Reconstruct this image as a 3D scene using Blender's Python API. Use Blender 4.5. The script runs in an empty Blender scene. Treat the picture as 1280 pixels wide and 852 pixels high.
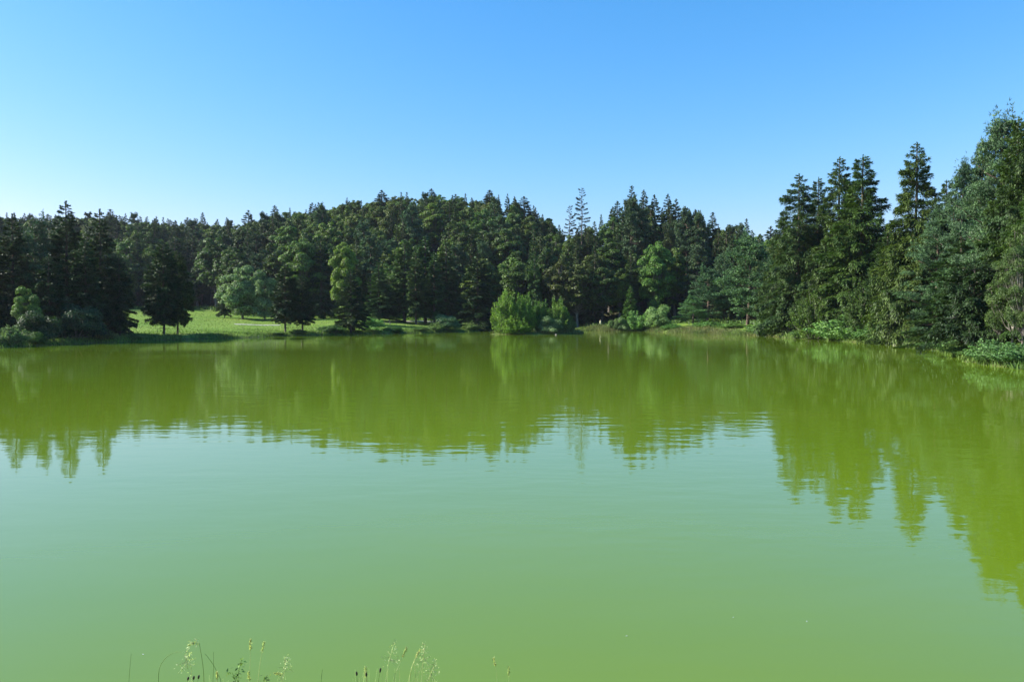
import bpy, math, random
import numpy as np
from mathutils import Vector, Matrix, noise as mnoise

random.seed(11)
RNG = np.random.default_rng(11)
C = bpy.context.scene.collection
SC = bpy.context.scene
PI = math.pi

# ------------------------------------------------------------------ camera
F = 1000.0            # focal length in photograph pixels (1280 wide)
HOR = 397.0           # horizon row
CAMZ = 3.0
TH = math.atan((426 - HOR) / F)
cam = bpy.data.objects.new("camera", bpy.data.cameras.new("camera"))
C.objects.link(cam)
cam.location = (0, 0, CAMZ)
cam.rotation_euler = (PI / 2 - TH, 0, 0)
cam.data.sensor_width = 36.0
cam.data.lens = 36.0 * F / 1280
cam.data.clip_start = 0.05
cam.data.clip_end = 8000
SC.camera = cam

# ------------------------------------------------------------------ sky, sun, exposure
SUN_AZ, SUN_EL = math.radians(-88), math.radians(33)     # azimuth from +Y, positive to the right
world = bpy.data.worlds.new("World")
SC.world = world
world.use_nodes = True
nt = world.node_tree
bg = nt.nodes["Background"]
sky = nt.nodes.new("ShaderNodeTexSky")
sky.sky_type = 'NISHITA'
sky.sun_disc = False
sky.sun_elevation = SUN_EL
sky.sun_rotation = SUN_AZ
sky.air_density = 1.4
sky.dust_density = 0.4
sky.ozone_density = 1.2
sky.altitude = 300
# the photograph's film response to a clear sky: one power and one gain for each colour channel, the same over the whole sky
sep = nt.nodes.new("ShaderNodeSeparateColor"); com = nt.nodes.new("ShaderNodeCombineColor")
nt.links.new(sky.outputs[0], sep.inputs[0])
for i_, (gain, power) in enumerate(((0.186, 1.70), (0.765, 0.95), (1.50, 0.80))):
    pw = nt.nodes.new("ShaderNodeMath"); pw.operation = 'POWER'; pw.inputs[1].default_value = power
    mu = nt.nodes.new("ShaderNodeMath"); mu.operation = 'MULTIPLY'; mu.inputs[1].default_value = gain
    nt.links.new(sep.outputs[i_], pw.inputs[0]); nt.links.new(pw.outputs[0], mu.inputs[0]); nt.links.new(mu.outputs[0], com.inputs[i_])
nt.links.new(com.outputs[0], bg.inputs[0])
bg.inputs[1].default_value = 0.100

sun = bpy.data.objects.new("sun", bpy.data.lights.new("sun", 'SUN'))
C.objects.link(sun)
sun.data.energy = 5.0
sun.data.angle = math.radians(0.5)
sun.data.color = (1.0, 0.95, 0.86)
sdir = Vector((math.sin(SUN_AZ) * math.cos(SUN_EL), math.cos(SUN_AZ) * math.cos(SUN_EL), math.sin(SUN_EL)))
sun.rotation_euler = sdir.to_track_quat('Z', 'Y').to_euler()
sun.location = (-60, 20, 60)

SC.view_settings.view_transform = 'Standard'
SC.view_settings.look = 'None'
SC.view_settings.exposure = 1.04
SC.view_settings.gamma = 1.0
SC.render.engine = 'CYCLES'
SC.cycles.use_denoising = True
SC.cycles.denoiser = 'OPENIMAGEDENOISE'
SC.cycles.denoising_input_passes = 'RGB_ALBEDO_NORMAL'
SC.cycles.use_adaptive_sampling = True
SC.cycles.adaptive_threshold = 0.008
SC.cycles.max_bounces = 6
SC.cycles.diffuse_bounces = 2
SC.cycles.glossy_bounces = 3
SC.cycles.transmission_bounces = 3
SC.cycles.volume_bounces = 0
SC.render.use_persistent_data = False

# ------------------------------------------------------------------ small helpers
def ray(px, py):
    u, v = (px - 640) / F, (426 - py) / F
    return Vector((u, math.cos(TH) + v * math.sin(TH), -math.sin(TH) + v * math.cos(TH)))

def at_water(px, py):
    d = ray(px, py)
    t = CAMZ / -d.z
    return d.x * t, d.y * t

def at(px, py, Y):
    d = ray(px, py)
    t = Y / d.y
    return Vector((d.x * t, Y, CAMZ + d.z * t))

def X_at(px, Y):
    return (px - 640) / F * Y * (1 / math.cos(TH))

def sstep(a, b, x):
    t = np.clip((x - a) / (b - a), 0, 1)
    return t * t * (3 - 2 * t)

def vnoise(x, y, s, seed=0.0):
    """cheap smooth value noise made of rotated sines, vectorised"""
    x = x / s; y = y / s
    return (np.sin(x * 1.7 + 1.3 * np.sin(y * 1.1 + seed) + seed) + np.sin(y * 1.9 + 1.7 * np.sin(x * 0.9 + 2 * seed) + 2.1)
            + 0.5 * np.sin(x * 3.7 + y * 2.9 + seed * 3) + 0.5 * np.sin(x * 3.1 - y * 4.3 + seed)) / 3.0

def mesh_from(name, V, faces_q=None, faces_t=None, mats=(), mat_idx=None, smooth=False):
    me = bpy.data.meshes.new(name)
    V = np.asarray(V, dtype=np.float32)
    nq = 0 if faces_q is None else len(faces_q)
    ntri = 0 if faces_t is None else len(faces_t)
    me.vertices.add(len(V)); me.vertices.foreach_set("co", V.ravel())
    li = []
    if nq: li.append(np.asarray(faces_q, dtype=np.int32).ravel())
    if ntri: li.append(np.asarray(faces_t, dtype=np.int32).ravel())
    li = np.concatenate(li)
    me.loops.add(len(li)); me.loops.foreach_set("vertex_index", li)
    me.polygons.add(nq + ntri)
    st = np.concatenate([np.arange(nq) * 4, nq * 4 + np.arange(ntri) * 3]).astype(np.int32)
    me.polygons.foreach_set("loop_start", st)
    for m in mats: me.materials.append(m)
    if mat_idx is not None: me.polygons.foreach_set("material_index", np.asarray(mat_idx, dtype=np.int32))
    if smooth: me.polygons.foreach_set("use_smooth", np.ones(nq + ntri, dtype=bool))
    me.update(calc_edges=True)
    return me

def norm(a):
    return a / np.maximum(np.linalg.norm(a, axis=1, keepdims=True), 1e-9)

def kites(P, A, N, L, W, bend=0.0):
    """N leaf-shaped quads: base P, axis A, face normal about N, length L, width W"""
    A = norm(A)
    S = norm(np.cross(A, N))
    Nn = np.cross(S, A)
    L = np.broadcast_to(L, (len(P),))[:, None]; W = np.broadcast_to(W, (len(P),))[:, None]
    mid = P + A * L * 0.45 + Nn * L * bend
    V = np.stack([P, mid + S * W * 0.5, P + A * L, mid - S * W * 0.5], axis=1).reshape(-1, 3)
    Q = np.arange(len(P) * 4).reshape(-1, 4)
    return V, Q

class Geo:
    def __init__(s): s.V = []; s.Q = []; s.n = 0
    def add(s, V, Q):
        s.V.append(np.asarray(V, dtype=np.float32)); s.Q.append(np.asarray(Q) + s.n); s.n += len(V)
    def tube(s, pts, radii, sides=6):
        pts = np.asarray(pts, float); n = len(pts)
        T = np.gradient(pts, axis=0); T = norm(T)
        ref = np.where(np.abs(T[:, 2:3]) > 0.9, np.array([[1., 0, 0]]), np.array([[0, 0, 1.]]))
        U = norm(np.cross(T, ref)); W = np.cross(T, U)
        a = np.linspace(0, 2 * PI, sides, endpoint=False)
        r = np.asarray(radii, float)[:, None, None]
        V = pts[:, None, :] + r * (np.cos(a)[None, :, None] * U[:, None, :] + np.sin(a)[None, :, None] * W[:, None, :])
        V = V.reshape(-1, 3)
        i = np.arange(n - 1)[:, None] * sides; j = np.arange(sides)[None, :]; k = (j + 1) % sides
        Q = np.stack([i + j, i + k, i + sides + k, i + sides + j], axis=-1).reshape(-1, 4)
        s.add(V, Q)
    def mesh(s, name, mats, smooth=False):
        return mesh_from(name, np.concatenate(s.V), np.concatenate(s.Q), mats=mats, smooth=smooth)

def rnd_dirs(n):
    v = RNG.normal(size=(n, 3)); return norm(v)

# ------------------------------------------------------------------ materials
def new_mat(name):
    m = bpy.data.materials.new(name); m.use_nodes = True
    t = m.node_tree; t.nodes.clear()
    out = t.nodes.new("ShaderNodeOutputMaterial")
    return m, t, out

def N(t, kind, **kw):
    n = t.nodes.new(kind)
    for k, v in kw.items(): setattr(n, k, v)
    return n

def mixc(t, fac, a, b, blend='MIX'):
    n = N(t, "ShaderNodeMix", data_type='RGBA', blend_type=blend)
    for sock, v in ((n.inputs[0], fac), (n.inputs[6], a), (n.inputs[7], b)):
        if hasattr(v, 'is_linked') or hasattr(v, 'node'): t.links.new(v, sock)
        elif isinstance(v, (int, float)): sock.default_value = v
        else: sock.default_value = (*v, 1)
    return n.outputs[2]

def leaf_mat(name, a, b, transl=0.3, scale=0.45, rough=0.55, spec=0.3):
    a = tuple(c * .98 for c in a); b = tuple(c * .98 for c in b)
    m, t, out = new_mat(name)
    tc = N(t, "ShaderNodeTexCoord")
    no = N(t, "ShaderNodeTexNoise"); no.inputs["Scale"].default_value = scale; no.inputs["Detail"].default_value = 3
    t.links.new(tc.outputs["Object"], no.inputs["Vector"])
    ge = N(t, "ShaderNodeNewGeometry")
    mr = N(t, "ShaderNodeMapRange"); mr.inputs[1].default_value = 0.35; mr.inputs[2].default_value = 0.65
    t.links.new(no.outputs[0], mr.inputs[0])
    c1 = mixc(t, mr.outputs[0], a, b)
    hs = N(t, "ShaderNodeHueSaturation")
    m2 = N(t, "ShaderNodeMapRange"); m2.inputs[3].default_value = 0.35; m2.inputs[4].default_value = 1.75
    t.links.new(ge.outputs["Random Per Island"], m2.inputs[0])
    t.links.new(m2.outputs[0], hs.inputs["Value"]); t.links.new(c1, hs.inputs["Color"])
    oi = N(t, "ShaderNodeObjectInfo")
    m3 = N(t, "ShaderNodeMapRange"); m3.inputs[3].default_value = 0.485; m3.inputs[4].default_value = 0.515
    t.links.new(oi.outputs["Random"], m3.inputs[0]); t.links.new(m3.outputs[0], hs.inputs["Hue"])
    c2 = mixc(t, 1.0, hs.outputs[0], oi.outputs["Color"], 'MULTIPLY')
    p = N(t, "ShaderNodeBsdfPrincipled")
    p.inputs["Roughness"].default_value = rough; p.inputs["Specular IOR Level"].default_value = spec
    t.links.new(c2, p.inputs["Base Color"])
    tr = N(t, "ShaderNodeBsdfTranslucent")
    c3 = mixc(t, 1.0, c2, (1.15, 1.25, 0.55), 'MULTIPLY')
    t.links.new(c3, tr.inputs[0])
    mx = N(t, "ShaderNodeMixShader"); mx.inputs[0].default_value = transl
    t.links.new(p.outputs[0], mx.inputs[1]); t.links.new(tr.outputs[0], mx.inputs[2])
    t.links.new(mx.outputs[0], out.inputs[0])
    return m

def bark_mat(name, a, b, scale=6.0):
    m, t, out = new_mat(name)
    tc = N(t, "ShaderNodeTexCoord"); mp = N(t, "ShaderNodeMapping"); mp.inputs["Scale"].default_value = (1, 1, 0.35)
    no = N(t, "ShaderNodeTexNoise"); no.inputs["Scale"].default_value = scale; no.inputs["Detail"].default_value = 4
    t.links.new(tc.outputs["Object"], mp.inputs[0]); t.links.new(mp.outputs[0], no.inputs["Vector"])
    mr = N(t, "ShaderNodeMapRange"); mr.inputs[1].default_value = 0.38; mr.inputs[2].default_value = 0.62
    t.links.new(no.outputs[0], mr.inputs[0])
    p = N(t, "ShaderNodeBsdfPrincipled"); p.inputs["Roughness"].default_value = 0.9; p.inputs["Specular IOR Level"].default_value = 0.15
    t.links.new(mixc(t, mr.outputs[0], a, b), p.inputs["Base Color"])
    bu = N(t, "ShaderNodeBump"); bu.inputs["Distance"].default_value = 0.03
    t.links.new(no.outputs[0], bu.inputs["Height"]); t.links.new(bu.outputs[0], p.inputs["Normal"])
    t.links.new(p.outputs[0], out.inputs[0])
    return m

def plain_mat(name, col, rough=0.7):
    m, t, out = new_mat(name)
    tc = N(t, "ShaderNodeTexCoord")
    no = N(t, "ShaderNodeTexNoise"); no.inputs["Scale"].default_value = 8
    t.links.new(tc.outputs["Object"], no.inputs["Vector"])
    p = N(t, "ShaderNodeBsdfPrincipled"); p.inputs["Roughness"].default_value = rough
    t.links.new(mixc(t, no.outputs[0], tuple(c * 0.8 for c in col), tuple(min(1, c * 1.15) for c in col)), p.inputs["Base Color"])
    t.links.new(p.outputs[0], out.inputs[0])
    return m

M = {}
M['spruce'] = leaf_mat("spruce_needles", (0.030, 0.062, 0.020), (0.062, 0.105, 0.028), 0.12, 0.5)
M['spruce_droop'] = leaf_mat("hanging_spruce_needles", (0.038, 0.074, 0.020), (0.082, 0.128, 0.030), 0.22, 0.55)
M['pine'] = leaf_mat("pine_needles", (0.034, 0.072, 0.034), (0.100, 0.172, 0.066), 0.12, 0.9)
M['broad'] = leaf_mat("broad_leaves", (0.060, 0.110, 0.022), (0.115, 0.185, 0.035), 0.32, 0.35)
M['light'] = leaf_mat("light_leaves", (0.100, 0.175, 0.032), (0.165, 0.255, 0.050), 0.35, 0.6)
M['willow'] = leaf_mat("willow_leaves", (0.125, 0.195, 0.075), (0.190, 0.265, 0.105), 0.3, 0.8)
M['bark_spruce'] = bark_mat("spruce_bark", (0.07, 0.055, 0.045), (0.15, 0.12, 0.10))
M['bark_pine'] = bark_mat("pine_bark", (0.085, 0.065, 0.05), (0.17, 0.125, 0.095))
M['bark_pale'] = bark_mat("pale_bark", (0.12, 0.10, 0.08), (0.34, 0.31, 0.26), 3.0)
M['bark_grey'] = bark_mat("grey_bark", (0.11, 0.10, 0.085), (0.22, 0.20, 0.17))
M['grass'] = leaf_mat("grass_blades", (0.085, 0.15, 0.030), (0.16, 0.22, 0.050), 0.35, 0.15)
M['reed'] = leaf_mat("reed_blades", (0.085, 0.135, 0.035), (0.17, 0.18, 0.07), 0.3, 0.25)
M['straw'] = leaf_mat("dry_grass_stalk", (0.34, 0.42, 0.18), (0.54, 0.58, 0.30), 0.35, 3.0)
M['green_stalk'] = leaf_mat("green_grass_stalk", (0.10, 0.19, 0.045), (0.16, 0.25, 0.06), 0.3, 3.0)
M['dark_head'] = plain_mat("dark_seed_head", (0.035, 0.03, 0.02), 0.9)

# ------------------------------------------------------------------ terrain
shore_px = [(-60, 438), (0, 434.5), (60, 431.5), (100, 430), (165, 427), (200, 425), (262, 423.2), (330, 421), (385, 419.2), (440, 418),
            (500, 416.8), (560, 415.4), (600, 414), (660, 412.6), (700, 412.4), (730, 412.8), (757, 413.6), (800, 414), (860, 416), (900, 418), (950, 420),
            (1000, 423), (1060, 427), (1110, 429.5), (1150, 432), (1172, 438), (1190, 446), (1220, 454), (1262, 460), (1300, 463)]
LAKE = [at_water(*p) for p in shore_px]
LAKE += [(38, 40), (46, 28), (40, 12), (24, 4.6), (12, 3.6), (4, 3.5), (-4, 3.6), (-12, 3.8), (-24, 6), (-40, 20), (-54, 45), (-61, 66)]
def subdivide(poly, jitter=0.006):
    out = []
    n = len(poly)
    for i in range(n):
        a, b = np.array(poly[i]), np.array(poly[(i + 1) % n])
        k = 4
        for j in range(k):
            p = a + (b - a) * j / k
            d = np.hypot(*p)
            p = p + RNG.normal(size=2) * d * jitter * (1 if d > 12 else 0.3)
            out.append(p)
    return np.array(out)
POLY = subdivide(LAKE)
ISL = (4.6, 147.0, 8.6, 4.0)   # island: centre x, y, half sizes

def sdf(x, y):
    x = np.atleast_1d(np.asarray(x, float)).ravel(); y = np.atleast_1d(np.asarray(y, float)).ravel()
    best = np.full(x.shape, 1e18); inside = np.zeros(x.shape, bool)
    n = len(POLY)
    for i in range(n):
        ax, ay = POLY[i]; bx, by = POLY[(i + 1) % n]
        ex, ey = bx - ax, by - ay
        t = np.clip(((x - ax) * ex + (y - ay) * ey) / (ex * ex + ey * ey), 0, 1)
        dd = (x - ax - t * ex) ** 2 + (y - ay - t * ey) ** 2
        best = np.minimum(best, dd)
        c = ((ay > y) != (by > y)) & (x < (bx - ax) * (y - ay) / (by - ay + 1e-12) + ax)
        inside ^= c
    d = np.sqrt(best); d = np.where(inside, -d, d)
    k = np.hypot((x - ISL[0]) / ISL[2], (y - ISL[1]) / ISL[3])
    di = (1 - k) * ISL[3]
    return np.maximum(d, di)

# hill profile over bearing (given as photograph column): forest edge, ridge distance, ridge ground height, crown line row
HP = np.array([
 (-600, 130, 300, 20, 275), (-300, 150, 330, 24, 266), (0, 190, 345, 27, 266), (60, 200, 345, 27, 268), (140, 215, 345, 26, 267), (200, 232, 340, 25, 271), (250, 238, 335, 23, 275), (300, 205, 330, 22, 276), (340, 195, 325, 25, 266),
 (380, 199, 315, 28, 257), (430, 203, 310, 29, 249), (500, 207, 305, 31, 241), (570, 206, 300, 31, 239), (640, 198, 290, 28, 244),
 (665, 196, 285, 24, 255), (690, 195, 280, 18, 272), (705, 195, 272, 14, 288), (722, 194, 262, 14, 287), (745, 194, 258, 17, 268), (790, 194, 252, 18, 249), (850, 196, 250, 17, 256),
 (900, 188, 250, 13, 278), (950, 172, 250, 10, 290), (1000, 150, 245, 9, 285), (1100, 118, 240, 9, 290), (1200, 90, 240, 9, 290), (1300, 72, 240, 9, 290), (1600, 60, 240, 12, 280), (2400, 60, 240, 12, 280)])
def prof(px, col): return np.interp(px, HP[:, 0], HP[:, col])

def height(x, y):
    x = np.asarray(x, float); y = np.asarray(y, float); shp = x.shape
    x = x.ravel(); y = y.ravel()
    d = sdf(x, y)
    px = np.where(y > 5, 640 + x / np.maximum(y, 5) * F, 640)
    px = np.clip(px, -600, 2400)
    h = np.where(d < 0, np.maximum(-1.6, d * 0.55), 0.42 * (1 - np.exp(-np.maximum(d, 0) / 0.7)))
    dd = np.maximum(d, 0)
    slope = np.interp(px, [0, 120, 300, 620, 700, 1300], [0.03, 0.05, 0.05, 0.045, 0.020, 0.035])
    far = sstep(20, 60, y)
    h += far * slope * np.minimum(dd, 110) * (y > 0)
    h += far * np.interp(px, [330, 410, 620, 660], [0, .035, .035, 0]) * np.minimum(dd, 22)
    h += far * np.interp(px, [690, 725, 940, 1000], [0, .10, .06, 0]) * np.minimum(dd, 12)
    D0 = prof(px, 1); D1 = prof(px, 2); Hr = prof(px, 3)
    t = sstep(0, 1, (y - D0) / (D1 - D0))
    h += t * Hr * 0.92 * sstep(30, 90, y)
    hn = vnoise(x, y, 14, 1.0) * 0.12 * sstep(1, 12, dd) + vnoise(x, y, 45, 4.0) * 1.2 * sstep(30, 110, dd)
    h += hn * (y > 20)
    near = 1 - sstep(10, 22, np.hypot(x, y))
    h += near * 0.98 * sstep(0, 1.5, d)
    isl = np.hypot((x - ISL[0]) / ISL[2], (y - ISL[1]) / ISL[3]) < 1.3
    h = np.where(isl & (d > 0), 0.30 * (1 - np.exp(-dd / 0.5)), h)
    return h.reshape(shp)

def gz(x, y): return float(height(np.array([x]), np.array([y]))[0])

xs = np.concatenate([[-640, -560], np.arange(-460, -66, 5), np.arange(-66, 82, 0.85), np.arange(83, 460, 5), [560, 640]])
ys = np.concatenate([[-300, -160, -80, -30, -12, -6], np.arange(-3, 196, 0.85), np.arange(197, 460, 4.5), [520, 600, 680]])
GX, GY = np.meshgrid(xs, ys)
GZ = height(GX, GY)
nx, ny = len(xs), len(ys)
V = np.stack([GX.ravel(), GY.ravel(), GZ.ravel()], axis=1)
ii = (np.arange(ny - 1)[:, None] * nx + np.arange(nx - 1)[None, :]).ravel()
Q = np.stack([ii, ii + 1, ii + nx + 1, ii + nx], axis=1)

def ground_mat():
    m, t, out = new_mat("meadow_and_forest_floor")
    ge = N(t, "ShaderNodeNewGeometry")
    n1 = N(t, "ShaderNodeTexNoise"); n1.inputs["Scale"].default_value = 0.07; n1.inputs["Detail"].default_value = 5
    n2 = N(t, "ShaderNodeTexNoise"); n2.inputs["Scale"].default_value = 1.6; n2.inputs["Detail"].default_value = 6
    for n in (n1, n2): t.links.new(ge.outputs["Position"], n.inputs["Vector"])
    at_ = N(t, "ShaderNodeAttribute"); at_.attribute_name = "cover"
    sp = N(t, "ShaderNodeSeparateColor"); t.links.new(at_.outputs["Color"], sp.inputs[0])
    r1 = N(t, "ShaderNodeMapRange"); r1.inputs[1].default_value = 0.4; r1.inputs[2].default_value = 0.6; t.links.new(n1.outputs[0], r1.inputs[0])
    r2 = N(t, "ShaderNodeMapRange"); r2.inputs[1].default_value = 0.35; r2.inputs[2].default_value = 0.65; t.links.new(n2.outputs[0], r2.inputs[0])
    g = mixc(t, r1.outputs[0], (0.140, 0.235, 0.030), (0.195, 0.275, 0.048))
    g = mixc(t, r2.outputs[0], mixc(t, 1.0, g, (0.75, 0.8, 0.75), 'MULTIPLY'), g)
    fl = mixc(t, r2.outputs[0], (0.045, 0.042, 0.022), (0.075, 0.075, 0.035))
    c = mixc(t, sp.outputs[0], g, fl)                      # forest floor
    mud = mixc(t, r2.outputs[0], (0.07, 0.055, 0.035), (0.12, 0.10, 0.06))
    c = mixc(t, sp.outputs[1], c, mud)                     # shore mud
    p = N(t, "ShaderNodeBsdfPrincipled"); p.inputs["Roughness"].default_value = 0.9; p.inputs["Specular IOR Level"].default_value = 0.1
    t.links.new(c, p.inputs["Base Color"])
    bu = N(t, "ShaderNodeBump"); bu.inputs["Distance"].default_value = 0.25
    t.links.new(n2.outputs[0], bu.inputs["Height"]); t.links.new(bu.outputs[0], p.inputs["Normal"])
    t.links.new(p.outputs[0], out.inputs[0])
    return m

me = mesh_from("ground", V, Q, mats=[ground_mat()], smooth=True)
DD = sdf(GX, GY)
PXV = np.clip(np.where(GY > 5, 640 + GX / np.maximum(GY, 5) * F, 640), -600, 2400).ravel()
forest = sstep(-6, 2, GY.ravel() - prof(PXV, 1) + 2 * vnoise(GX.ravel(), GY.ravel(), 5))
forest = np.where((PXV > 960) & (GY.ravel() > 20), sstep(.6, 2.6, DD), forest)
forest = np.where((PXV < 150) & (GY.ravel() > 20), np.maximum(forest, (1 - sstep(14, 20, DD)) * sstep(1, 3, DD)), forest)
mud = 1 - sstep(-0.2, 0.5, DD)
col = np.stack([forest, mud, forest * 0, forest * 0 + 1], axis=1).astype(np.float32)
ca = me.color_attributes.new("cover", 'FLOAT_COLOR', 'POINT')
ca.data.foreach_set("color", col.ravel())
ground = bpy.data.objects.new("ground", me); C.objects.link(ground); ground['kind'] = 'structure'

# water
def water_mat():
    m, t, out = new_mat("green_lake_water")
    ge = N(t, "ShaderNodeNewGeometry")
    def noise(sc, detail, stretch=(1, 1, 1), dist=0.0):
        mp = N(t, "ShaderNodeMapping"); mp.inputs["Scale"].default_value = stretch
        n = N(t, "ShaderNodeTexNoise"); n.inputs["Scale"].default_value = sc; n.inputs["Detail"].default_value = detail
        n.inputs["Distortion"].default_value = dist
        t.links.new(ge.outputs["Position"], mp.inputs[0]); t.links.new(mp.outputs[0], n.inputs["Vector"])
        return n.outputs[0]
    def math_(op, a, b):
        n = N(t, "ShaderNodeMath", operation=op)
        for s, v in ((n.inputs[0], a), (n.inputs[1], b)):
            if isinstance(v, (int, float)): s.default_value = v
            else: t.links.new(v, s)
        return n.outputs[0]
    big = noise(1.5, 2, (0.5, 1.0, 1))
    mid = noise(4.5, 2, (0.45, 1.0, 1))
    fine = noise(14, 1, (0.6, 1, 1))
    mask = noise(0.05, 3, (0.6, 1.3, 1))
    mr = N(t, "ShaderNodeMapRange"); mr.inputs[1].default_value = 0.42; mr.inputs[2].default_value = 0.62; mr.inputs[3].default_value = 0.25; mr.inputs[4].default_value = 1.0
    t.links.new(mask, mr.inputs[0])
    hgt = math_('ADD', math_('MULTIPLY', big, 0.0105), math_('ADD', math_('MULTIPLY', mid, 0.0022), math_('MULTIPLY', fine, 0.00022)))
    hgt = math_('MULTIPLY', hgt, mr.outputs[0])
    bu = N(t, "ShaderNodeBump"); bu.inputs["Strength"].default_value = 1.0; bu.inputs["Distance"].default_value = 1.0
    t.links.new(hgt, bu.inputs["Height"])
    p = N(t, "ShaderNodeBsdfPrincipled")
    algae = noise(0.11, 4, (0.6, 1, 1), 0.6)
    mr2 = N(t, "ShaderNodeMapRange"); mr2.inputs[1].default_value = 0.3; mr2.inputs[2].default_value = 0.7; t.links.new(algae, mr2.inputs[0])
    t.links.new(mixc(t, mr2.outputs[0], (0.112, 0.190, 0.008), (0.130, 0.202, 0.011)), p.inputs["Base Color"])
    p.inputs["Roughness"].default_value = 0.03
    p.inputs["IOR"].default_value = 1.40
    t.links.new(bu.outputs[0], p.inputs["Normal"])
    t.links.new(p.outputs[0], out.inputs[0])
    return m
x0, x1, y0, y1 = -70, 84, 1.0, 200
me = mesh_from("lake_water", [(x0, y0, 0), (x1, y0, 0), (x1, y1, 0), (x0, y1, 0)], [(0, 1, 2, 3)], mats=[water_mat()])
water = bpy.data.objects.new("lake_water", me); C.objects.link(water); water['kind'] = 'structure'

# gravel path over the meadow
def ribbon(name, pts, w, mat, lift=0.03, n=80):
    pts = np.array(pts, float)
    s = np.linspace(0, len(pts) - 1, n)
    P = np.stack([np.interp(s, np.arange(len(pts)), pts[:, k]) for k in (0, 1)], axis=1)
    P = np.stack([np.convolve(np.pad(P[:, k], 6, mode='edge'), np.ones(13) / 13, 'valid') for k in (0, 1)], axis=1)
    T = np.gradient(P, axis=0); T /= np.linalg.norm(T, axis=1, keepdims=True)
    S = np.stack([-T[:, 1], T[:, 0]], axis=1)
    Vs = []
    for k in np.linspace(-w / 2, w / 2, 5):
        X = P + S * k
        Vs.append(np.stack([X[:, 0], X[:, 1], height(X[:, 0], X[:, 1]) + lift * (1 - (abs(k) / (w / 2)) ** 4 * 1.2)], axis=1))
    V = np.stack(Vs, axis=1).reshape(-1, 3)
    i = (np.arange(n - 1)[:, None] * 5 + np.arange(4)[None, :]).ravel()
    me = mesh_from(name, V, np.stack([i, i + 1, i + 6, i + 5], axis=1), mats=[mat], smooth=True)
    o = bpy.data.objects.new(name, me); C.objects.link(o); o['kind'] = 'structure'
    return o
gravel = plain_mat("pale_gravel", (0.34, 0.33, 0.26), 0.95)
ribbon("gravel_path", [(X_at(p, d), d) for p, d in ((292, 151.5), (352, 153.6))], 1.3, gravel, 0.14)
ribbon("gravel_path", [(X_at(p, d), d) for p, d in ((478, 180), (530, 196), (600, 204), (640, 207))], 2.2, gravel, 0.14)

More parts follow.
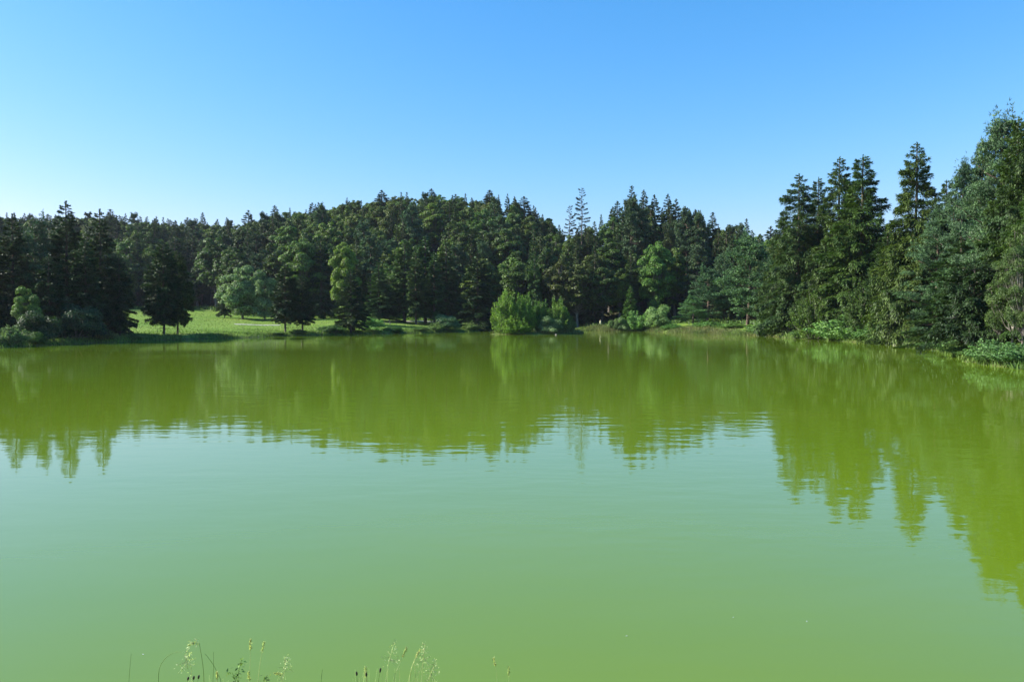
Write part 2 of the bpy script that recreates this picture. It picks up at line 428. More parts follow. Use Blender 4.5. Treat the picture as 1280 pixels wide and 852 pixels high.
# ------------------------------------------------------------------ tree prototypes (meshes only; nominal sizes)
def spruce_meshes(name, H=20.0, R=3.4, nb=120, nleaf=16000, L=0.5, W=0.16, droop=0.35, hang=0.35, bare=0.06, power=0.85, bulge=0.0,
                  irregular=0.18, leafm='spruce', barkm='bark_spruce', sparse=0.0, lean=0.0):
    z = bare * H + (H * (0.985 - bare)) * (np.linspace(0, 1, nb) ** 0.92) + RNG.normal(size=nb) * 0.08
    z = np.clip(z, bare * H, H * 0.985)
    t = (z - bare * H) / (H * (1 - bare))
    az = np.arange(nb) * 2.399 + RNG.normal(size=nb) * 0.5
    prof_ = (1 - t) ** power * (1 - bulge * (1 - np.minimum(t / 0.3, 1)) ** 2 * 0.6)
    lobes = 1 + irregular * (np.sin(az * 2 + t * 9 + RNG.random() * 6) * 0.6 + RNG.normal(size=nb) * 0.6)
    r = np.maximum(R * prof_ * lobes, 0.18)
    if sparse > 0: r *= np.where(RNG.random(nb) < sparse, 0.35, 1)
    up = 0.55 * t ** 1.5 - 0.05
    pr = r ** 1.35; pr /= pr.sum()
    b = RNG.choice(nb, nleaf, p=pr)
    s = RNG.random(nleaf) ** 0.62
    s = 0.12 + 0.88 * s
    rr = r[b]; zb = z[b]; ub = up[b]; ab = az[b]; tb = t[b]
    wid = 0.30 * (1.05 - s) * rr + 0.10
    lat = RNG.normal(size=nleaf) * wid * 0.6
    O = np.stack([np.cos(ab), np.sin(ab), ab * 0], axis=1); T = np.stack([-np.sin(ab), np.cos(ab), ab * 0], axis=1)
    dr = droop * (1 - 0.6 * tb)
    dz = rr * (ub * s - dr * s ** 2 + 0.25 * dr * s ** 4) - np.abs(lat) * 0.25
    P = O * (rr * s)[:, None] + T * lat[:, None]; P[:, 2] = zb + dz
    hz = hang * (RNG.random(nleaf) ** 1.6) * np.minimum(rr / 2.2, 1.2)
    P[:, 2] -= hz * RNG.random(nleaf)
    A = O * (0.55 + 0.5 * RNG.random(nleaf))[:, None] + T * (np.sign(lat) * (0.55 * RNG.random(nleaf)))[:, None] + RNG.normal(size=(nleaf, 3)) * 0.28
    A[:, 2] += (ub - dr) * 0.8 - hz * 1.4
    Nn = np.array([[0, 0, 1.0]]) * 0.9 + O * 0.7 + RNG.normal(size=(nleaf, 3)) * 0.45
    l = L * (0.6 + 0.7 * RNG.random(nleaf)) * (0.55 + 0.45 * np.minimum(rr / 1.5, 1)); w = W * (0.6 + 0.8 * RNG.random(nleaf))
    g = Geo(); g.add(*kites(P, A, Nn, l, w, 0.08))
    # leader
    nl = 60
    zz = H * (0.955 + 0.045 * RNG.random(nl)); aa = RNG.random(nl) * 2 * PI
    P = np.stack([0 * zz, 0 * zz, zz], axis=1); A = np.stack([np.cos(aa) * 0.6, np.sin(aa) * 0.6, 0.8 + 0 * aa], axis=1)
    g.add(*kites(P, A, rnd_dirs(nl), L * 0.55, W * 0.7))
    g.add(*kites(np.array([[0, 0, H * 0.97]]), np.array([[0, 0, 1.0]]), np.array([[1., 0, 0]]), H * 0.035, 0.12))
    crown = g.mesh(name + "_crown", [M[leafm]])
    k = Geo()
    tz = np.linspace(-0.4, H * 0.99, 9)
    k.tube(np.stack([lean * (tz / H) ** 2 + 0.05 * np.sin(tz), 0.04 * np.cos(tz * 0.7), tz], axis=1), 0.012 * H * (1.04 - tz / H) ** 0.8 + 0.02, 8)
    for i in range(0, nb, 2):
        ss = np.linspace(0, 0.9, 4)
        pts = np.stack([np.cos(az[i]) * r[i] * ss, np.sin(az[i]) * r[i] * ss, z[i] + r[i] * (up[i] * ss - droop * (1 - 0.6 * t[i]) * ss ** 2)], axis=1)
        k.tube(pts, np.linspace(0.045, 0.012, 4) * (0.4 + r[i] / R), 3)
    for i in range(14):   # dead stubs below the crown
        a = RNG.random() * 2 * PI; zz = H * bare * (0.3 + 0.9 * RNG.random()); ln = 0.3 + RNG.random() * R * 0.45
        k.tube([(0, 0, zz), (math.cos(a) * ln * .6, math.sin(a) * ln * .6, zz + .02), (math.cos(a) * ln, math.sin(a) * ln, zz - .15)], [0.035, 0.02, 0.008], 3)
    trunk = k.mesh(name + "_trunk", [M[barkm]], True)
    return trunk, crown

def lobes_crown(g, cen, rad, flat, nleaf, L, W, outward=0.9, shell=0.55, upbias=0.3, crown_c=None):
    vol = rad ** 2.2; pr = vol / vol.sum()
    b = RNG.choice(len(cen), nleaf, p=pr)
    d = rnd_dirs(nleaf)
    d[:, 2] = np.where(d[:, 2] < -0.3, -d[:, 2] * 0.6, d[:, 2]); d = norm(d)
    rr = rad[b] * (shell + (1.12 - shell) * RNG.random(nleaf) ** 0.7)
    P = cen[b] + d * rr[:, None] * np.stack([np.ones(nleaf), np.ones(nleaf), flat[b]], axis=1)
    Nn = d * outward + RNG.normal(size=(nleaf, 3)) * 0.5; Nn[:, 2] += upbias
    A = np.cross(Nn, rnd_dirs(nleaf)); A[:, 2] -= 0.25
    g.add(*kites(P, A, Nn, L * (0.6 + 0.8 * RNG.random(nleaf)), W * (0.6 + 0.8 * RNG.random(nleaf)), 0.06))

def broad_meshes(name, H=18.0, R=4.5, base=0.18, nlobe=46, nleaf=16000, L=0.5, W=0.34, top=1.0, leafm='broad', barkm='bark_grey', shape='oval', lobe=0.24, girth=1.0):
    ch = H * (1 - base); zc = H * base + ch * 0.5
    u = rnd_dirs(nlobe)
    k = RNG.random(nlobe) ** 0.4
    cen = u * k[:, None] * np.array([[R * 0.80, R * 0.80, ch * 0.42]])
    tz = cen[:, 2] / (ch * 0.5)
    if shape == 'oval': f = 1.0 - 0.25 * np.maximum(tz, 0) ** 2
    elif shape == 'pear': f = 1.05 - 0.45 * (tz + 1) / 2
    else: f = 1.0 + 0.12 * tz
    cen[:, :2] *= f[:, None]
    cen[:, 2] += zc
    cen[:, 2] += RNG.normal(size=nlobe) * 0.4
    rad = R * lobe * (0.65 + 0.7 * RNG.random(nlobe)) * np.clip(1.15 - 0.35 * tz, 0.7, 1.3)
    flat = np.full(nlobe, 0.85)
    g = Geo(); lobes_crown(g, cen, rad, flat, nleaf, L, W)
    crown = g.mesh(name + "_crown", [M[leafm]])
    k = Geo()
    hz = H * (base + 0.55 * (1 - base))
    tzz = np.linspace(-0.4, hz, 7)
    k.tube(np.stack([0.15 * np.sin(tzz * 0.4), 0.12 * np.cos(tzz * 0.5), tzz], axis=1), 0.016 * girth * H * (1.1 - tzz / H) ** 1.2, 8)
    for i in range(0, nlobe):
        z0 = H * base * 0.9 + (cen[i, 2] - H * base) * 0.45
        p0 = np.array([0.15 * math.sin(z0 * .4), 0, z0]); p1 = cen[i]
        mid = p0 * 0.45 + p1 * 0.55 + np.array([0, 0, -0.1 * R])
        k.tube([p0, mid, p1], [0.0045 * H, 0.003 * H, 0.0012 * H], 4)
    trunk = k.mesh(name + "_trunk", [M[barkm]], True)
    return trunk, crown

def pine_meshes(name, H=18.0, R=4.5, bare=0.25, nlimb=26, nleaf=26000, L=0.32, W=0.07, leafm='pine', barkm='bark_pine', point=0.6, dense=1.3, lean=0.3, big=1.1):
    g = Geo(); k = Geo()
    tz = np.linspace(-0.4, H * 0.97, 9)
    tx = lambda z: lean * np.sin(z / H * 3.0)
    k.tube(np.stack([tx(tz), 0.5 * tx(tz * 0.7), tz], axis=1), 0.014 * H * (1.05 - tz / H) ** 0.75 + 0.02, 8)
    cen = []; rad = []; flat = []
    for i in range(nlimb):
        t = (i + RNG.random() * 0.8) / nlimb
        z0 = H * (bare + (0.96 - bare) * t)
        r = R * (1 - t ** 1.6 * point) * (0.55 + 0.55 * RNG.random()) * (0.55 + 0.45 * min(1, t * 4 + 0.35))
        a = i * 2.4 + RNG.normal() * 0.4
        o = np.array([math.cos(a), math.sin(a), 0]); sd = np.array([-o[1], o[0], 0])
        rise = 0.10 + 0.5 * t + RNG.normal() * 0.12
        p0 = np.array([float(tx(z0)), 0.5 * float(tx(z0 * .7)), z0])
        s = np.linspace(0, 1, 5)
        bendy = RNG.normal() * 0.15 * r
        pts = p0 + np.outer(s * r, o) + np.outer(np.sin(s * 3) * bendy, sd); pts[:, 2] += r * (rise * s - 0.12 * np.sin(s * PI))
        k.tube(pts, np.linspace(0.0042 * H, 0.0012 * H, 5), 4)
        nc = int(4 + 3 * r * dense)
        for j in range(nc):
            sj = 0.35 + 0.68 * RNG.random()
            pj = p0 + o * r * sj + sd * RNG.normal() * 0.22 * r; pj[2] += r * rise * sj + RNG.normal() * 0.22 + 0.15
            cen.append(pj); rad.append(big * (0.42 + 0.35 * RNG.random()) * (0.7 + 0.3 * r / R) * R / 4.5); flat.append(0.55)
    for j in range(8):
        cen.append(np.array([tx(H), 0, H * (0.93 + 0.055 * RNG.random())]) + RNG.normal(size=3) * [0.3, 0.3, 0.0]); rad.append(0.38 * R / 4.5); flat.append(1.0)
    tops = sorted(range(len(cen)), key=lambda j: -(cen[j][2] + 0.6 * np.hypot(cen[j][0], cen[j][1])))[:len(cen) // 5]
    for j in tops[::2]:                      # candles of new growth stand up from the outer boughs
        hh = rad[j]
        for q_ in range(3):
            cen.append(cen[j] + np.array([0, 0, hh * (0.8 + 0.75 * q_)])); rad.append(hh * (0.5 - 0.12 * q_)); flat.append(1.3)
    cen = np.array(cen); rad = np.array(rad); flat = np.array(flat)
    b = RNG.choice(len(cen), nleaf, p=rad ** 2 / (rad ** 2).sum())
    # needle tufts: several needles radiate from each of many twig tips
    nt_ = nleaf // 6
    bt = RNG.choice(len(cen), nt_, p=rad ** 2 / (rad ** 2).sum())
    d = rnd_dirs(nt_); d[:, 2] = np.abs(d[:, 2]) * 0.9 - 0.15
    tip = cen[bt] + d * (rad[bt] * (0.5 + 0.6 * RNG.random(nt_)))[:, None] * np.stack([np.ones(nt_), np.ones(nt_), flat[bt]], axis=1)
    q = np.repeat(np.arange(nt_), 6)
    A = d[q] * 0.7 + rnd_dirs(nt_ * 6) * 0.85; A[:, 2] += 0.25
    Nn = d[q] * 0.8 + rnd_dirs(nt_ * 6) * 0.6; Nn[:, 2] += 0.3
    g.add(*kites(tip[q], A, Nn, L * (0.6 + 0.7 * RNG.random(len(q))), W * (0.7 + 0.6 * RNG.random(len(q)))))
    crown = g.mesh(name + "_crown", [M[leafm]])
    return k.mesh(name + "_trunk", [M[barkm]], True), crown

def shoots_meshes(name, H=3.0, R=2.0, nshoot=60, nleaf=9000, L=0.16, W=0.06, leafm='light', barkm='bark_grey', spread=0.8, arch=0.25, low=0.05):
    """a bush of many rising shoots clothed in leaves"""
    g = Geo(); k = Geo()
    P = []; A = []
    per = nleaf // nshoot
    for i in range(nshoot):
        a = RNG.random() * 2 * PI; q = math.sqrt(RNG.random())
        base = np.array([math.cos(a) * R * 0.35 * q, math.sin(a) * R * 0.35 * q, 0])
        out = spread * R * q * (0.6 + 0.5 * RNG.random()); hh = H * (1.0 - 0.68 * q ** 2) * (0.6 + 0.42 * RNG.random())
        s = np.linspace(0, 1, 5)
        pts = base + np.outer(s ** 1.1 * out, [math.cos(a), math.sin(a), 0]); pts[:, 2] = hh * (s * (1 + arch) - arch * s ** 2) 
        pts += RNG.normal(size=pts.shape) * 0.02 * H
        k.tube(pts, np.linspace(0.012 * H, 0.003 * H, 5), 3)
        ss = low + (1 - low) * RNG.random(per) ** 0.8
        pp = np.stack([np.interp(ss, s, pts[:, j]) for j in range(3)], axis=1)
        tw = RNG.normal(size=(per, 3)) * (0.085 * H * (1.15 - ss))[:, None]
        P.append(pp + tw)
        ax = norm(np.array([[math.cos(a) * 0.5, math.sin(a) * 0.5, 1.0]])) * 0.6 + rnd_dirs(per) * 0.8
        A.append(ax)
    P = np.concatenate(P); A = np.concatenate(A); n = len(P)
    P[:, 2] = np.maximum(P[:, 2], 0.03)
    Oo = P - np.array([[0, 0, H * 0.3]]); Oo = norm(Oo)
    Nn = Oo * 0.7 + rnd_dirs(n) * 0.7; Nn[:, 2] += 0.25
    g.add(*kites(P, A, Nn, L * (0.6 + 0.8 * RNG.random(n)), W * (0.6 + 0.8 * RNG.random(n)), 0.05))
    return k.mesh(name + "_stems", [M[barkm]], True), g.mesh(name + "_crown", [M[leafm]])

def dome_meshes(name, H=3.0, R=2.2, nlobe=26, nleaf=9000, L=0.17, W=0.10, leafm='willow', barkm='bark_grey'):
    u = rnd_dirs(nlobe); u[:, 2] = np.abs(u[:, 2])
    kk = RNG.random(nlobe) ** 0.35
    cen = u * kk[:, None] * np.array([[R * 0.8, R * 0.8, H * 0.74]]); cen[:, 2] += 0.12 * H
    rad = R * 0.28 * (0.7 + 0.6 * RNG.random(nlobe))
    g = Geo(); lobes_crown(g, cen, rad, np.full(nlobe, 0.85), nleaf, L, W, shell=0.5)
    V = g.V[0]; V[:, 2] = np.maximum(V[:, 2], 0.0)
    k = Geo()
    for i in range(nlobe):
        k.tube([(RNG.normal() * .15, RNG.normal() * .15, -0.1), cen[i] * [0.5, 0.5, 0.5], cen[i]], [0.03, 0.02, 0.008], 4)
    return k.mesh(name + "_stems", [M[barkm]], True), g.mesh(name + "_crown", [M[leafm]])

PROTO = {}
def proto(key, meshes, H, R): PROTO[key] = (meshes[0], meshes[1], H, R)
# forest kinds (far)
for i in range(4):
    proto(f'sp{i}', spruce_meshes(f"far_spruce_{i}", nb=[95, 120, 80, 105][i], nleaf=15000, L=0.62, W=0.20, R=[3.2, 3.4, 3.0, 3.8][i], power=[0.8, 0.95, 0.7, 0.8][i], bare=[.1, .08, .16, .06][i], irregular=.22), 20, [3.2, 3.4, 3.0, 3.8][i])
for i in range(4):
    proto(f'br{i}', broad_meshes(f"far_broadleaf_{i}", H=18, R=[4.2, 4.8, 3.8, 4.5][i], nleaf=19000, nlobe=[90, 110, 75, 130][i], L=0.42, W=0.27, base=.15, shape=['oval', 'oval', 'pear', 'oval'][i], lobe=[.175, .16, .19, .15][i]), 18, [4.2, 4.8, 3.8, 4.5][i])
for i in range(2):
    proto(f'pi{i}', pine_meshes(f"far_pine_{i}", H=20, R=3.6, bare=[.5, .35][i], nleaf=16000, L=0.55, W=0.13, nlimb=20), 20, 3.6)
proto('snag', spruce_meshes("sparse_pine", H=24, R=2.8, bare=.30, nb=64, nleaf=9000, L=0.42, W=0.09, power=.35, sparse=.3, irregular=.4, droop=.1, hang=.1), 24, 2.8)
# trees of the middle distance
proto('msp0', spruce_meshes("shore_spruce_0", H=12, R=3.2, nb=110, nleaf=26000, L=0.36, W=0.11, bare=.10, power=.72, hang=.25, irregular=.16, bulge=.5), 12, 3.2)
proto('msp2', spruce_meshes('bank_spruce', H=12, R=3.0, nb=110, nleaf=26000, L=0.36, W=0.11, bare=.17, power=.62, hang=.4, irregular=.16, bulge=1.1), 12, 3.0)
proto('msp1', spruce_meshes("shore_spruce_1", H=16, R=3.6, nb=130, nleaf=34000, L=0.40, W=0.12, bare=.04, power=.8, hang=.3, irregular=.2), 16, 3.6)
proto('oval', spruce_meshes("ovoid_conifer", H=13, R=3.6, nb=150, nleaf=34000, L=0.36, W=0.12, bare=.14, power=.55, bulge=.95, droop=.25, hang=.4, irregular=.12), 13, 3.6)
proto('mbr0', broad_meshes("meadow_broadleaf_0", H=12, R=4.6, nleaf=30000, nlobe=60, L=0.30, W=0.20, base=-.06, leafm='willow', shape='oval', lobe=.2), 12, 4.6)
proto('mbr1', broad_meshes("meadow_broadleaf_1", H=19, R=5.2, nleaf=36000, nlobe=80, L=0.36, W=0.24, base=.08, leafm='light', shape='pear', lobe=.18), 19, 5.2)
proto('mpi', pine_meshes("shore_pine", H=14, R=5.0, bare=.10, nleaf=36000, L=0.36, W=0.085, nlimb=34, point=.75), 14, 5.0)
# big trees of the right shore
proto('hsp0', spruce_meshes("tall_spruce_0", H=22, R=4.2, nb=230, nleaf=74000, L=0.36, W=0.095, bare=.05, power=.62, droop=.42, hang=.75, irregular=.30, leafm='spruce_droop', bulge=.3, sparse=.10), 22, 4.2)
proto('hsp1', spruce_meshes("tall_spruce_1", H=22, R=4.4, nb=200, nleaf=66000, L=0.36, W=0.095, bare=.08, power=.66, droop=.50, hang=.8, irregular=.34, leafm='spruce_droop', sparse=.14), 22, 4.4)
proto('hdr', spruce_meshes("weeping_spruce", H=11, R=4.6, nb=120, nleaf=50000, L=0.30, W=0.085, bare=.03, power=.45, droop=.55, hang=1.5, irregular=.22, leafm='spruce_droop'), 11, 4.6)
proto('hdb', spruce_meshes('low_boughed_spruce', H=7, R=3.4, nb=110, nleaf=36000, L=0.26, W=0.08, bare=.24, power=.4, droop=.35, hang=.6, irregular=.22, leafm='spruce'), 7, 3.4)
proto('hpi0', pine_meshes("tall_pine_0", H=17, R=4.8, bare=.06, nleaf=90000, L=0.27, W=0.055, nlimb=54, point=.9, dense=.75, big=1.25), 17, 4.8)
proto('hpi1', pine_meshes("tall_pine_1", H=17, R=4.8, bare=.12, nleaf=90000, L=0.27, W=0.055, nlimb=56, point=.8, dense=1.0, big=1.25), 17, 4.8)
proto('birch', broad_meshes("pale_trunk_tree", H=11, R=2.6, base=.07, nleaf=26000, nlobe=70, L=0.17, W=0.07, leafm='spruce_droop', barkm='bark_pale', lobe=.19, girth=.62), 11, 2.6)
# bushes
proto('sh0', shoots_meshes("shoot_bush_0", H=6, R=3.4, nshoot=85, nleaf=19000, L=0.25, W=0.10, leafm='light', low=.04), 6, 3.4)
proto('sh1', shoots_meshes("shoot_bush_1", H=5, R=3.0, nshoot=90, nleaf=18000, L=0.24, W=0.10, leafm='light', arch=.1, low=.03), 5, 3.0)
proto('sh2', shoots_meshes("shoot_bush_2", H=2.4, R=2.2, nshoot=80, nleaf=15000, L=0.19, W=0.09, leafm='willow', arch=.4, low=.03), 2.4, 2.2)
proto('sh3', shoots_meshes('shoot_bush_3', H=2.6, R=1.9, nshoot=70, nleaf=11000, L=0.17, W=0.10, leafm='willow', arch=.25, low=.03, spread=.95), 2.6, 1.9)
proto('do0', dome_meshes("dome_bush_0", H=3, R=2.6, nlobe=30, nleaf=13000), 3, 2.6)
proto('do1', dome_meshes("dome_bush_1", H=2, R=2.4, nlobe=26, nleaf=12000, leafm='broad'), 2, 2.4)

trees_mat_count = 0
def plant(key, name, cat, x, y, H, R, label, group, tint_=(1, 1, 1), rot=None, z=None, stems='trunk', tilt=0.0):
    tm, cm, h0, r0 = PROTO[key]
    e = bpy.data.objects.new(name, None); C.objects.link(e)
    e.empty_display_size = 0.5
    z = gz(x, y) if z is None else z
    e.location = (x, y, z)
    e.rotation_euler = (tilt, 0, random.random() * 2 * PI if rot is None else rot)
    e.scale = (R / r0, R / r0, H / h0)
    e['label'] = label; e['category'] = cat
    if group: e['group'] = group
    for nm, mesh in ((stems, tm), ('crown', cm)):
        o = bpy.data.objects.new(nm, mesh); C.objects.link(o); o.parent = e
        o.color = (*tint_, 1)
    return e

def SHORE_D(px):
    p = np.array(LAKE[:len(shore_px)]); b = 640 + p[:, 0] / p[:, 1] * F
    return float(np.interp(px, b, p[:, 1]))
hero_log = []
def hero(key, kind, px, top, D, wpx, label, group, tint_=(1, 1, 1), rot=None, tilt=0.0):
    if group == G_S:                      # shrubs of the waterline: straight behind the water's edge on that bearing
        Dl = np.arange(42, 200, .4); zl = height(X_at(px, Dl), Dl)
        if px > 1165: Dl0 = np.argmax(zl > .12)
        else: Dl0 = np.argmax((zl > .12) & (Dl > 70))
        back = max(0.0, D - SHORE_D(px))
        D2 = float(Dl[Dl0]) + wpx / 2 / F * D * .55
        D = D2 if back < 7 else D
    x = X_at(px, D); z = gz(x, D)
    while z < 0.25 and D < 215:
        D += .5; x = X_at(px, D); z = gz(x, D)
    H = at(px, top, D).z - z
    R = wpx / 2 / F * D
    name, cat, stems = kind
    hero_log.append((px, top, D, wpx, key))
    return plant(key, name, cat, x, D, H, R, label, group, tint_, rot, z, stems, tilt)
SP = ('spruce_tree', 'spruce', 'trunk'); BR = ('broadleaf_tree', 'tree', 'trunk'); PN = ('pine_tree', 'pine', 'trunk'); BU = ('bush', 'bush', 'stem_cluster'); CO = ('conifer_tree', 'conifer', 'trunk')

exec_list = []
G_L = "dark conifers on the left shore"; G_M = "trees at the edge of the meadow"; G_I = "bushes on the small island"
G_S = "shrubs along the waterline"; G_R = "tall conifers on the right shore"; G_C = "trees on the far shore right of the island"
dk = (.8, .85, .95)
# left shore
hero('msp1', SP, 85, 252, 104, 92, "tall dark spruce on the left shore with the highest pointed top", G_L, dk)
hero('msp1', SP, 18, 268, 98, 80, "dark spruce near the left end of the shore behind the light green elder bush", G_L, dk)
hero('hsp1', SP, -30, 262, 95, 80, "dark spruce at the far left edge of the lake", G_L, dk)
hero('msp1', SP, 127, 262, 109, 80, "tall dark spruce between the highest left spruce and the two-trunk pair", G_L, dk)
hero('mpi', PN, 48, 284, 101, 84, "dark broad pine standing left of the highest left spruce", G_L, dk)
hero('msp0', SP, 150, 318, 105, 50, "short dark spruce closing the left group beside the sunny meadow", G_L, dk)
hero('msp0', SP, 108, 300, 98, 62, "middle-sized dark spruce in front of two taller ones, above the wide dark shrub", G_L, dk)
hero('msp0', SP, 62, 318, 94, 60, "dark bushy spruce behind the wide dark shrub on the left shore", G_L, dk)
hero('mbr0', BU, 36, 352, 91.5, 44, "light green elder bush glowing before the dark left conifers", G_M, (.75, .9, .5))
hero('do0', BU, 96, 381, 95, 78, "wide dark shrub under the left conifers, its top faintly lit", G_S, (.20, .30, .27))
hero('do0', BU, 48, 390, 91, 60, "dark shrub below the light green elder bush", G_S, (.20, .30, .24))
hero('sh2', BU, 10, 406, 84.5, 50, "pale leafy bush at the water's edge at the left end of the shore", G_S)
hero('do1', BU, 38, 415, 88, 44, "low dark green bush at the water beside the pale leafy bush", G_S)
hero('sh2', BU, 132, 411, 97, 34, "low straggly shrub with pinkish heads under the left conifers", G_S, (1.1, .85, .8))
hero('sh2', BU, 168, 416, 104, 30, "low green shrub on the shaded bank left of the two-trunk pair", G_S, (.9, 1, .8))
# two-trunk pair
hero('oval', CO, 205, 303, 113, 58, "dark egg-shaped conifer on the near meadow bank, left of the close pair", G_M, (.8, .85, .85))
hero('oval', CO, 222, 314, 116, 50, "olive egg-shaped conifer on the near meadow bank, right of the close pair", G_M, (1.25, 1.2, .9))
# meadow trees
hero('mbr0', BR, 303, 326, 178, 62, "round grey-green willow on the meadow, larger of the two", G_M, (1, 1.05, 1))
hero('mbr0', BR, 331, 332, 176, 42, "round grey-green willow on the meadow, smaller of the two", G_M, (.85, .95, .9))
hero('msp0', SP, 281, 344, 181, 24, "small dark spruce leaning against the left side of the larger round willow", G_M)
hero('mbr1', BR, 379, 286, 184, 68, "tall pale green broadleaf tree behind the twin spruces of the bank", G_M, (.75, .8, .95))
hero('sp3', SP, 402, 296, 184, 50, "dark spruce in the gap between the tall pale broadleaf and the bright green tree", G_M, dk)
hero('msp2', SP, 357, 330, 133, 46, "dark spruce on the bank, left of the twin spruces with bare lower trunks", G_M, (.6, .72, .7))
hero('msp2', SP, 378, 345, 135, 42, "dark spruce on the bank, right and lower of the twin spruces", G_M, (.6, .72, .72))
hero('mbr1', BR, 431, 291, 166, 46, "bright green slender broadleaf tree rising behind the single bank spruce", G_M, (.95, 1, .8))
hero('msp0', SP, 439, 336, 131, 50, "single dark spruce on the bank below the bright green slender tree", G_M, (.6, .72, .7))
hero('sp1', SP, 474, 328, 180, 46, "mid-green spruce on the meadow left of the slim-trunk grove", G_M, (1.3, 1.4, 1.3))
hero('mbr1', BR, 487, 322, 192, 46, "soft green broadleaf tree behind the mid-green meadow spruce", G_M, (.7, .75, .7))
for px, top, D, w, lab in ((506, 300, 184, 46, "leftmost tree of the slim-trunk spruce grove on the meadow"), (520, 312, 179, 34, "slim spruce second in the grove behind the bank grass"),
                           (532, 296, 187, 46, "tallest spruce of the slim-trunk grove on the meadow"), (543, 315, 181, 34, "slim spruce fourth in the grove, left of the round dark shrub"),
                           (558, 304, 190, 44, "rightmost spruce of the slim-trunk grove, above the round dark shrub")):
    hero('sp2', SP, px, top, D, w, lab, "spruces of the slim-trunk grove", (1.25, 1.35, 1.2))
hero('msp1', SP, 597, 314, 170, 62, "dark pointed spruce on the shore just left of the bright island bushes", G_M, (.6, .72, .7))
# shrubs along the meadow bank
for a in (('sh2', 372, 411, 129, 26, "small shrub under the twin spruces", (.8, .95, .8)), ('do1', 414, 407, 131, 38, "low dark green shrub mound left of the single bank spruce", (.75, .95, .95)),
          ('do0', 464, 397, 146, 38, "bright yellow-green rounded shrub right of the single bank spruce", (1.0, 1.35, .7)), ('do1', 491, 408, 149, 32, "low dull green shrub between the bright rounded one and the grove", (.8, 1, .8)),
          ('sh2', 526, 408, 154, 30, "low shrub at the water under the slim-trunk grove", (.8, 1, .7)), ('do0', 556, 394, 159, 44, "round dark bluish shrub at the water below the grove", (.6, .8, .75)),
          ('sh2', 545, 402, 158, 26, "pale leafy shrub leaning on the left of the round dark bluish one", (1, 1.1, .9)), ('sh2', 588, 403, 168, 24, "sparse pale shrub under the dark pointed spruce", (1.1, 1.1, .9)),
          ('sh2', 345, 415, 126, 30, "low shrub on the sunny bank left of the twin spruces", (.9, 1.05, .8))):
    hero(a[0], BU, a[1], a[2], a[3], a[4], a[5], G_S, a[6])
# island
for a in (('sh0', 634, 356, 145.2, 46, "tallest bright green bush of the island with upright shoots", (1.15, 1.2, .9)), ('sh0', 655, 361, 145.5, 36, "bright green bush second tallest on the island", (1.1, 1.15, .85)),
          ('sh1', 622, 382, 144.6, 34, "low bright bush overhanging the water at the island's left end", (1.25, 1.25, .9)), ('sh0', 677, 370, 147, 32, "darker green bush in the middle of the island", (.75, .85, .75)),
          ('sh1', 698, 368, 147, 34, "green bush with upright shoots near the right end of the island", (.95, 1.05, .9)), ('do0', 688, 396, 143.8, 34, "grey-leaved low bush on the front of the island", (.9, 1, 1)),
          ('sh2', 709, 391, 147, 26, "small olive bush at the island's right end", (.8, .8, .6)), ('sh1', 645, 390, 143.4, 50, "low leafy yellow-green bush on the island's front bank", (1.25, 1.2, .8))):
    hero(a[0], BU, a[1], a[2], a[3], a[4], a[5], G_I, a[6])
# far shore right of the island, lower trees
for a in (('msp1', SP, 668, 313, 193, 32, "narrow light green spruce behind the island bushes", (1.4, 1.6, 1.4)), ('br1', BR, 700, 318, 196, 50, "dull brown-green tree behind the right end of the island", (.75, .62, .7)),
          ('br3', BR, 722, 324, 195, 56, "broad brown-green tree right of the island", (.8, .66, .7)), ('br0', BR, 752, 330, 197, 50, "dark green tree between the brown-green tree and the yellow-green one", (.6, .65, .7)),
          ('br2', BR, 775, 328, 198, 34, "yellow-green slender tree above the small shore spruce", (1.05, .95, .7)), ('mbr1', BR, 821, 290, 198, 58, "full bright green tree standing out before the dark wood, like a chestnut", (.8, .95, .85)),
          ('br2', BR, 843, 300, 203, 38, "olive green tree right of the chestnut-like one", (1.0, 1.0, .7)), ('msp0', SP, 788, 357, 188, 24, "small bright spruce at the dark forest foot on the far shore", (1.7, 2.0, 1.2)),
          ('do0', BU, 823, 382, 176, 42, "pale round-topped shrub on the far shore", (1, 1.15, .8)), ('sh3', BU, 794, 387, 176, 38, "light green spreading shrub left of the pale round-topped one", (.95, 1.25, .8)),
          ('do1', BU, 769, 399, 179, 20, "greyish small shrub on the far bank near the walker", (1.1, 1.1, 1.3)), ('do0', BU, 778, 397, 176, 20, "grey-green small shrub on the far bank, right of the greyish one", (.9, 1, 1)),
          ('sh2', BU, 885, 401, 162, 50, "low light green weed clump in the reeds", (1, 1.25, .8)), ('sh2', BU, 915, 403, 152, 44, "spreading green shrub at the right end of the reeds", (.9, 1.15, .7)),
          ('sh2', BU, 840, 404, 167, 30, "low green clump among the reeds below the round-topped shrub", (.8, 1.1, .7)),
          ('mpi', PN, 866, 372, 176, 44, "young bushy pine at the far shore right of the round-topped shrub", (1.2, 1.5, 1.0)), ('mpi', PN, 884, 338, 184, 60, "middle-sized pine behind the young bushy pine", (.85, 1, .85)),
          ('mpi', PN, 934, 300, 152, 96, "large spreading pine with layered boughs, left of the tall spruces", (1, 1.15, .9)), ('mpi', PN, 970, 322, 146, 70, "pine with bare grey twigs between the spreading pine and the tall spruces", (.9, 1.05, .9)),
          ('mpi', PN, 905, 318, 186, 48, "slender pine half hidden behind the spreading pine", (.85, 1, .9))):
    hero(a[0], a[1], a[2], a[3], a[4], a[5], a[6], G_C, a[7])
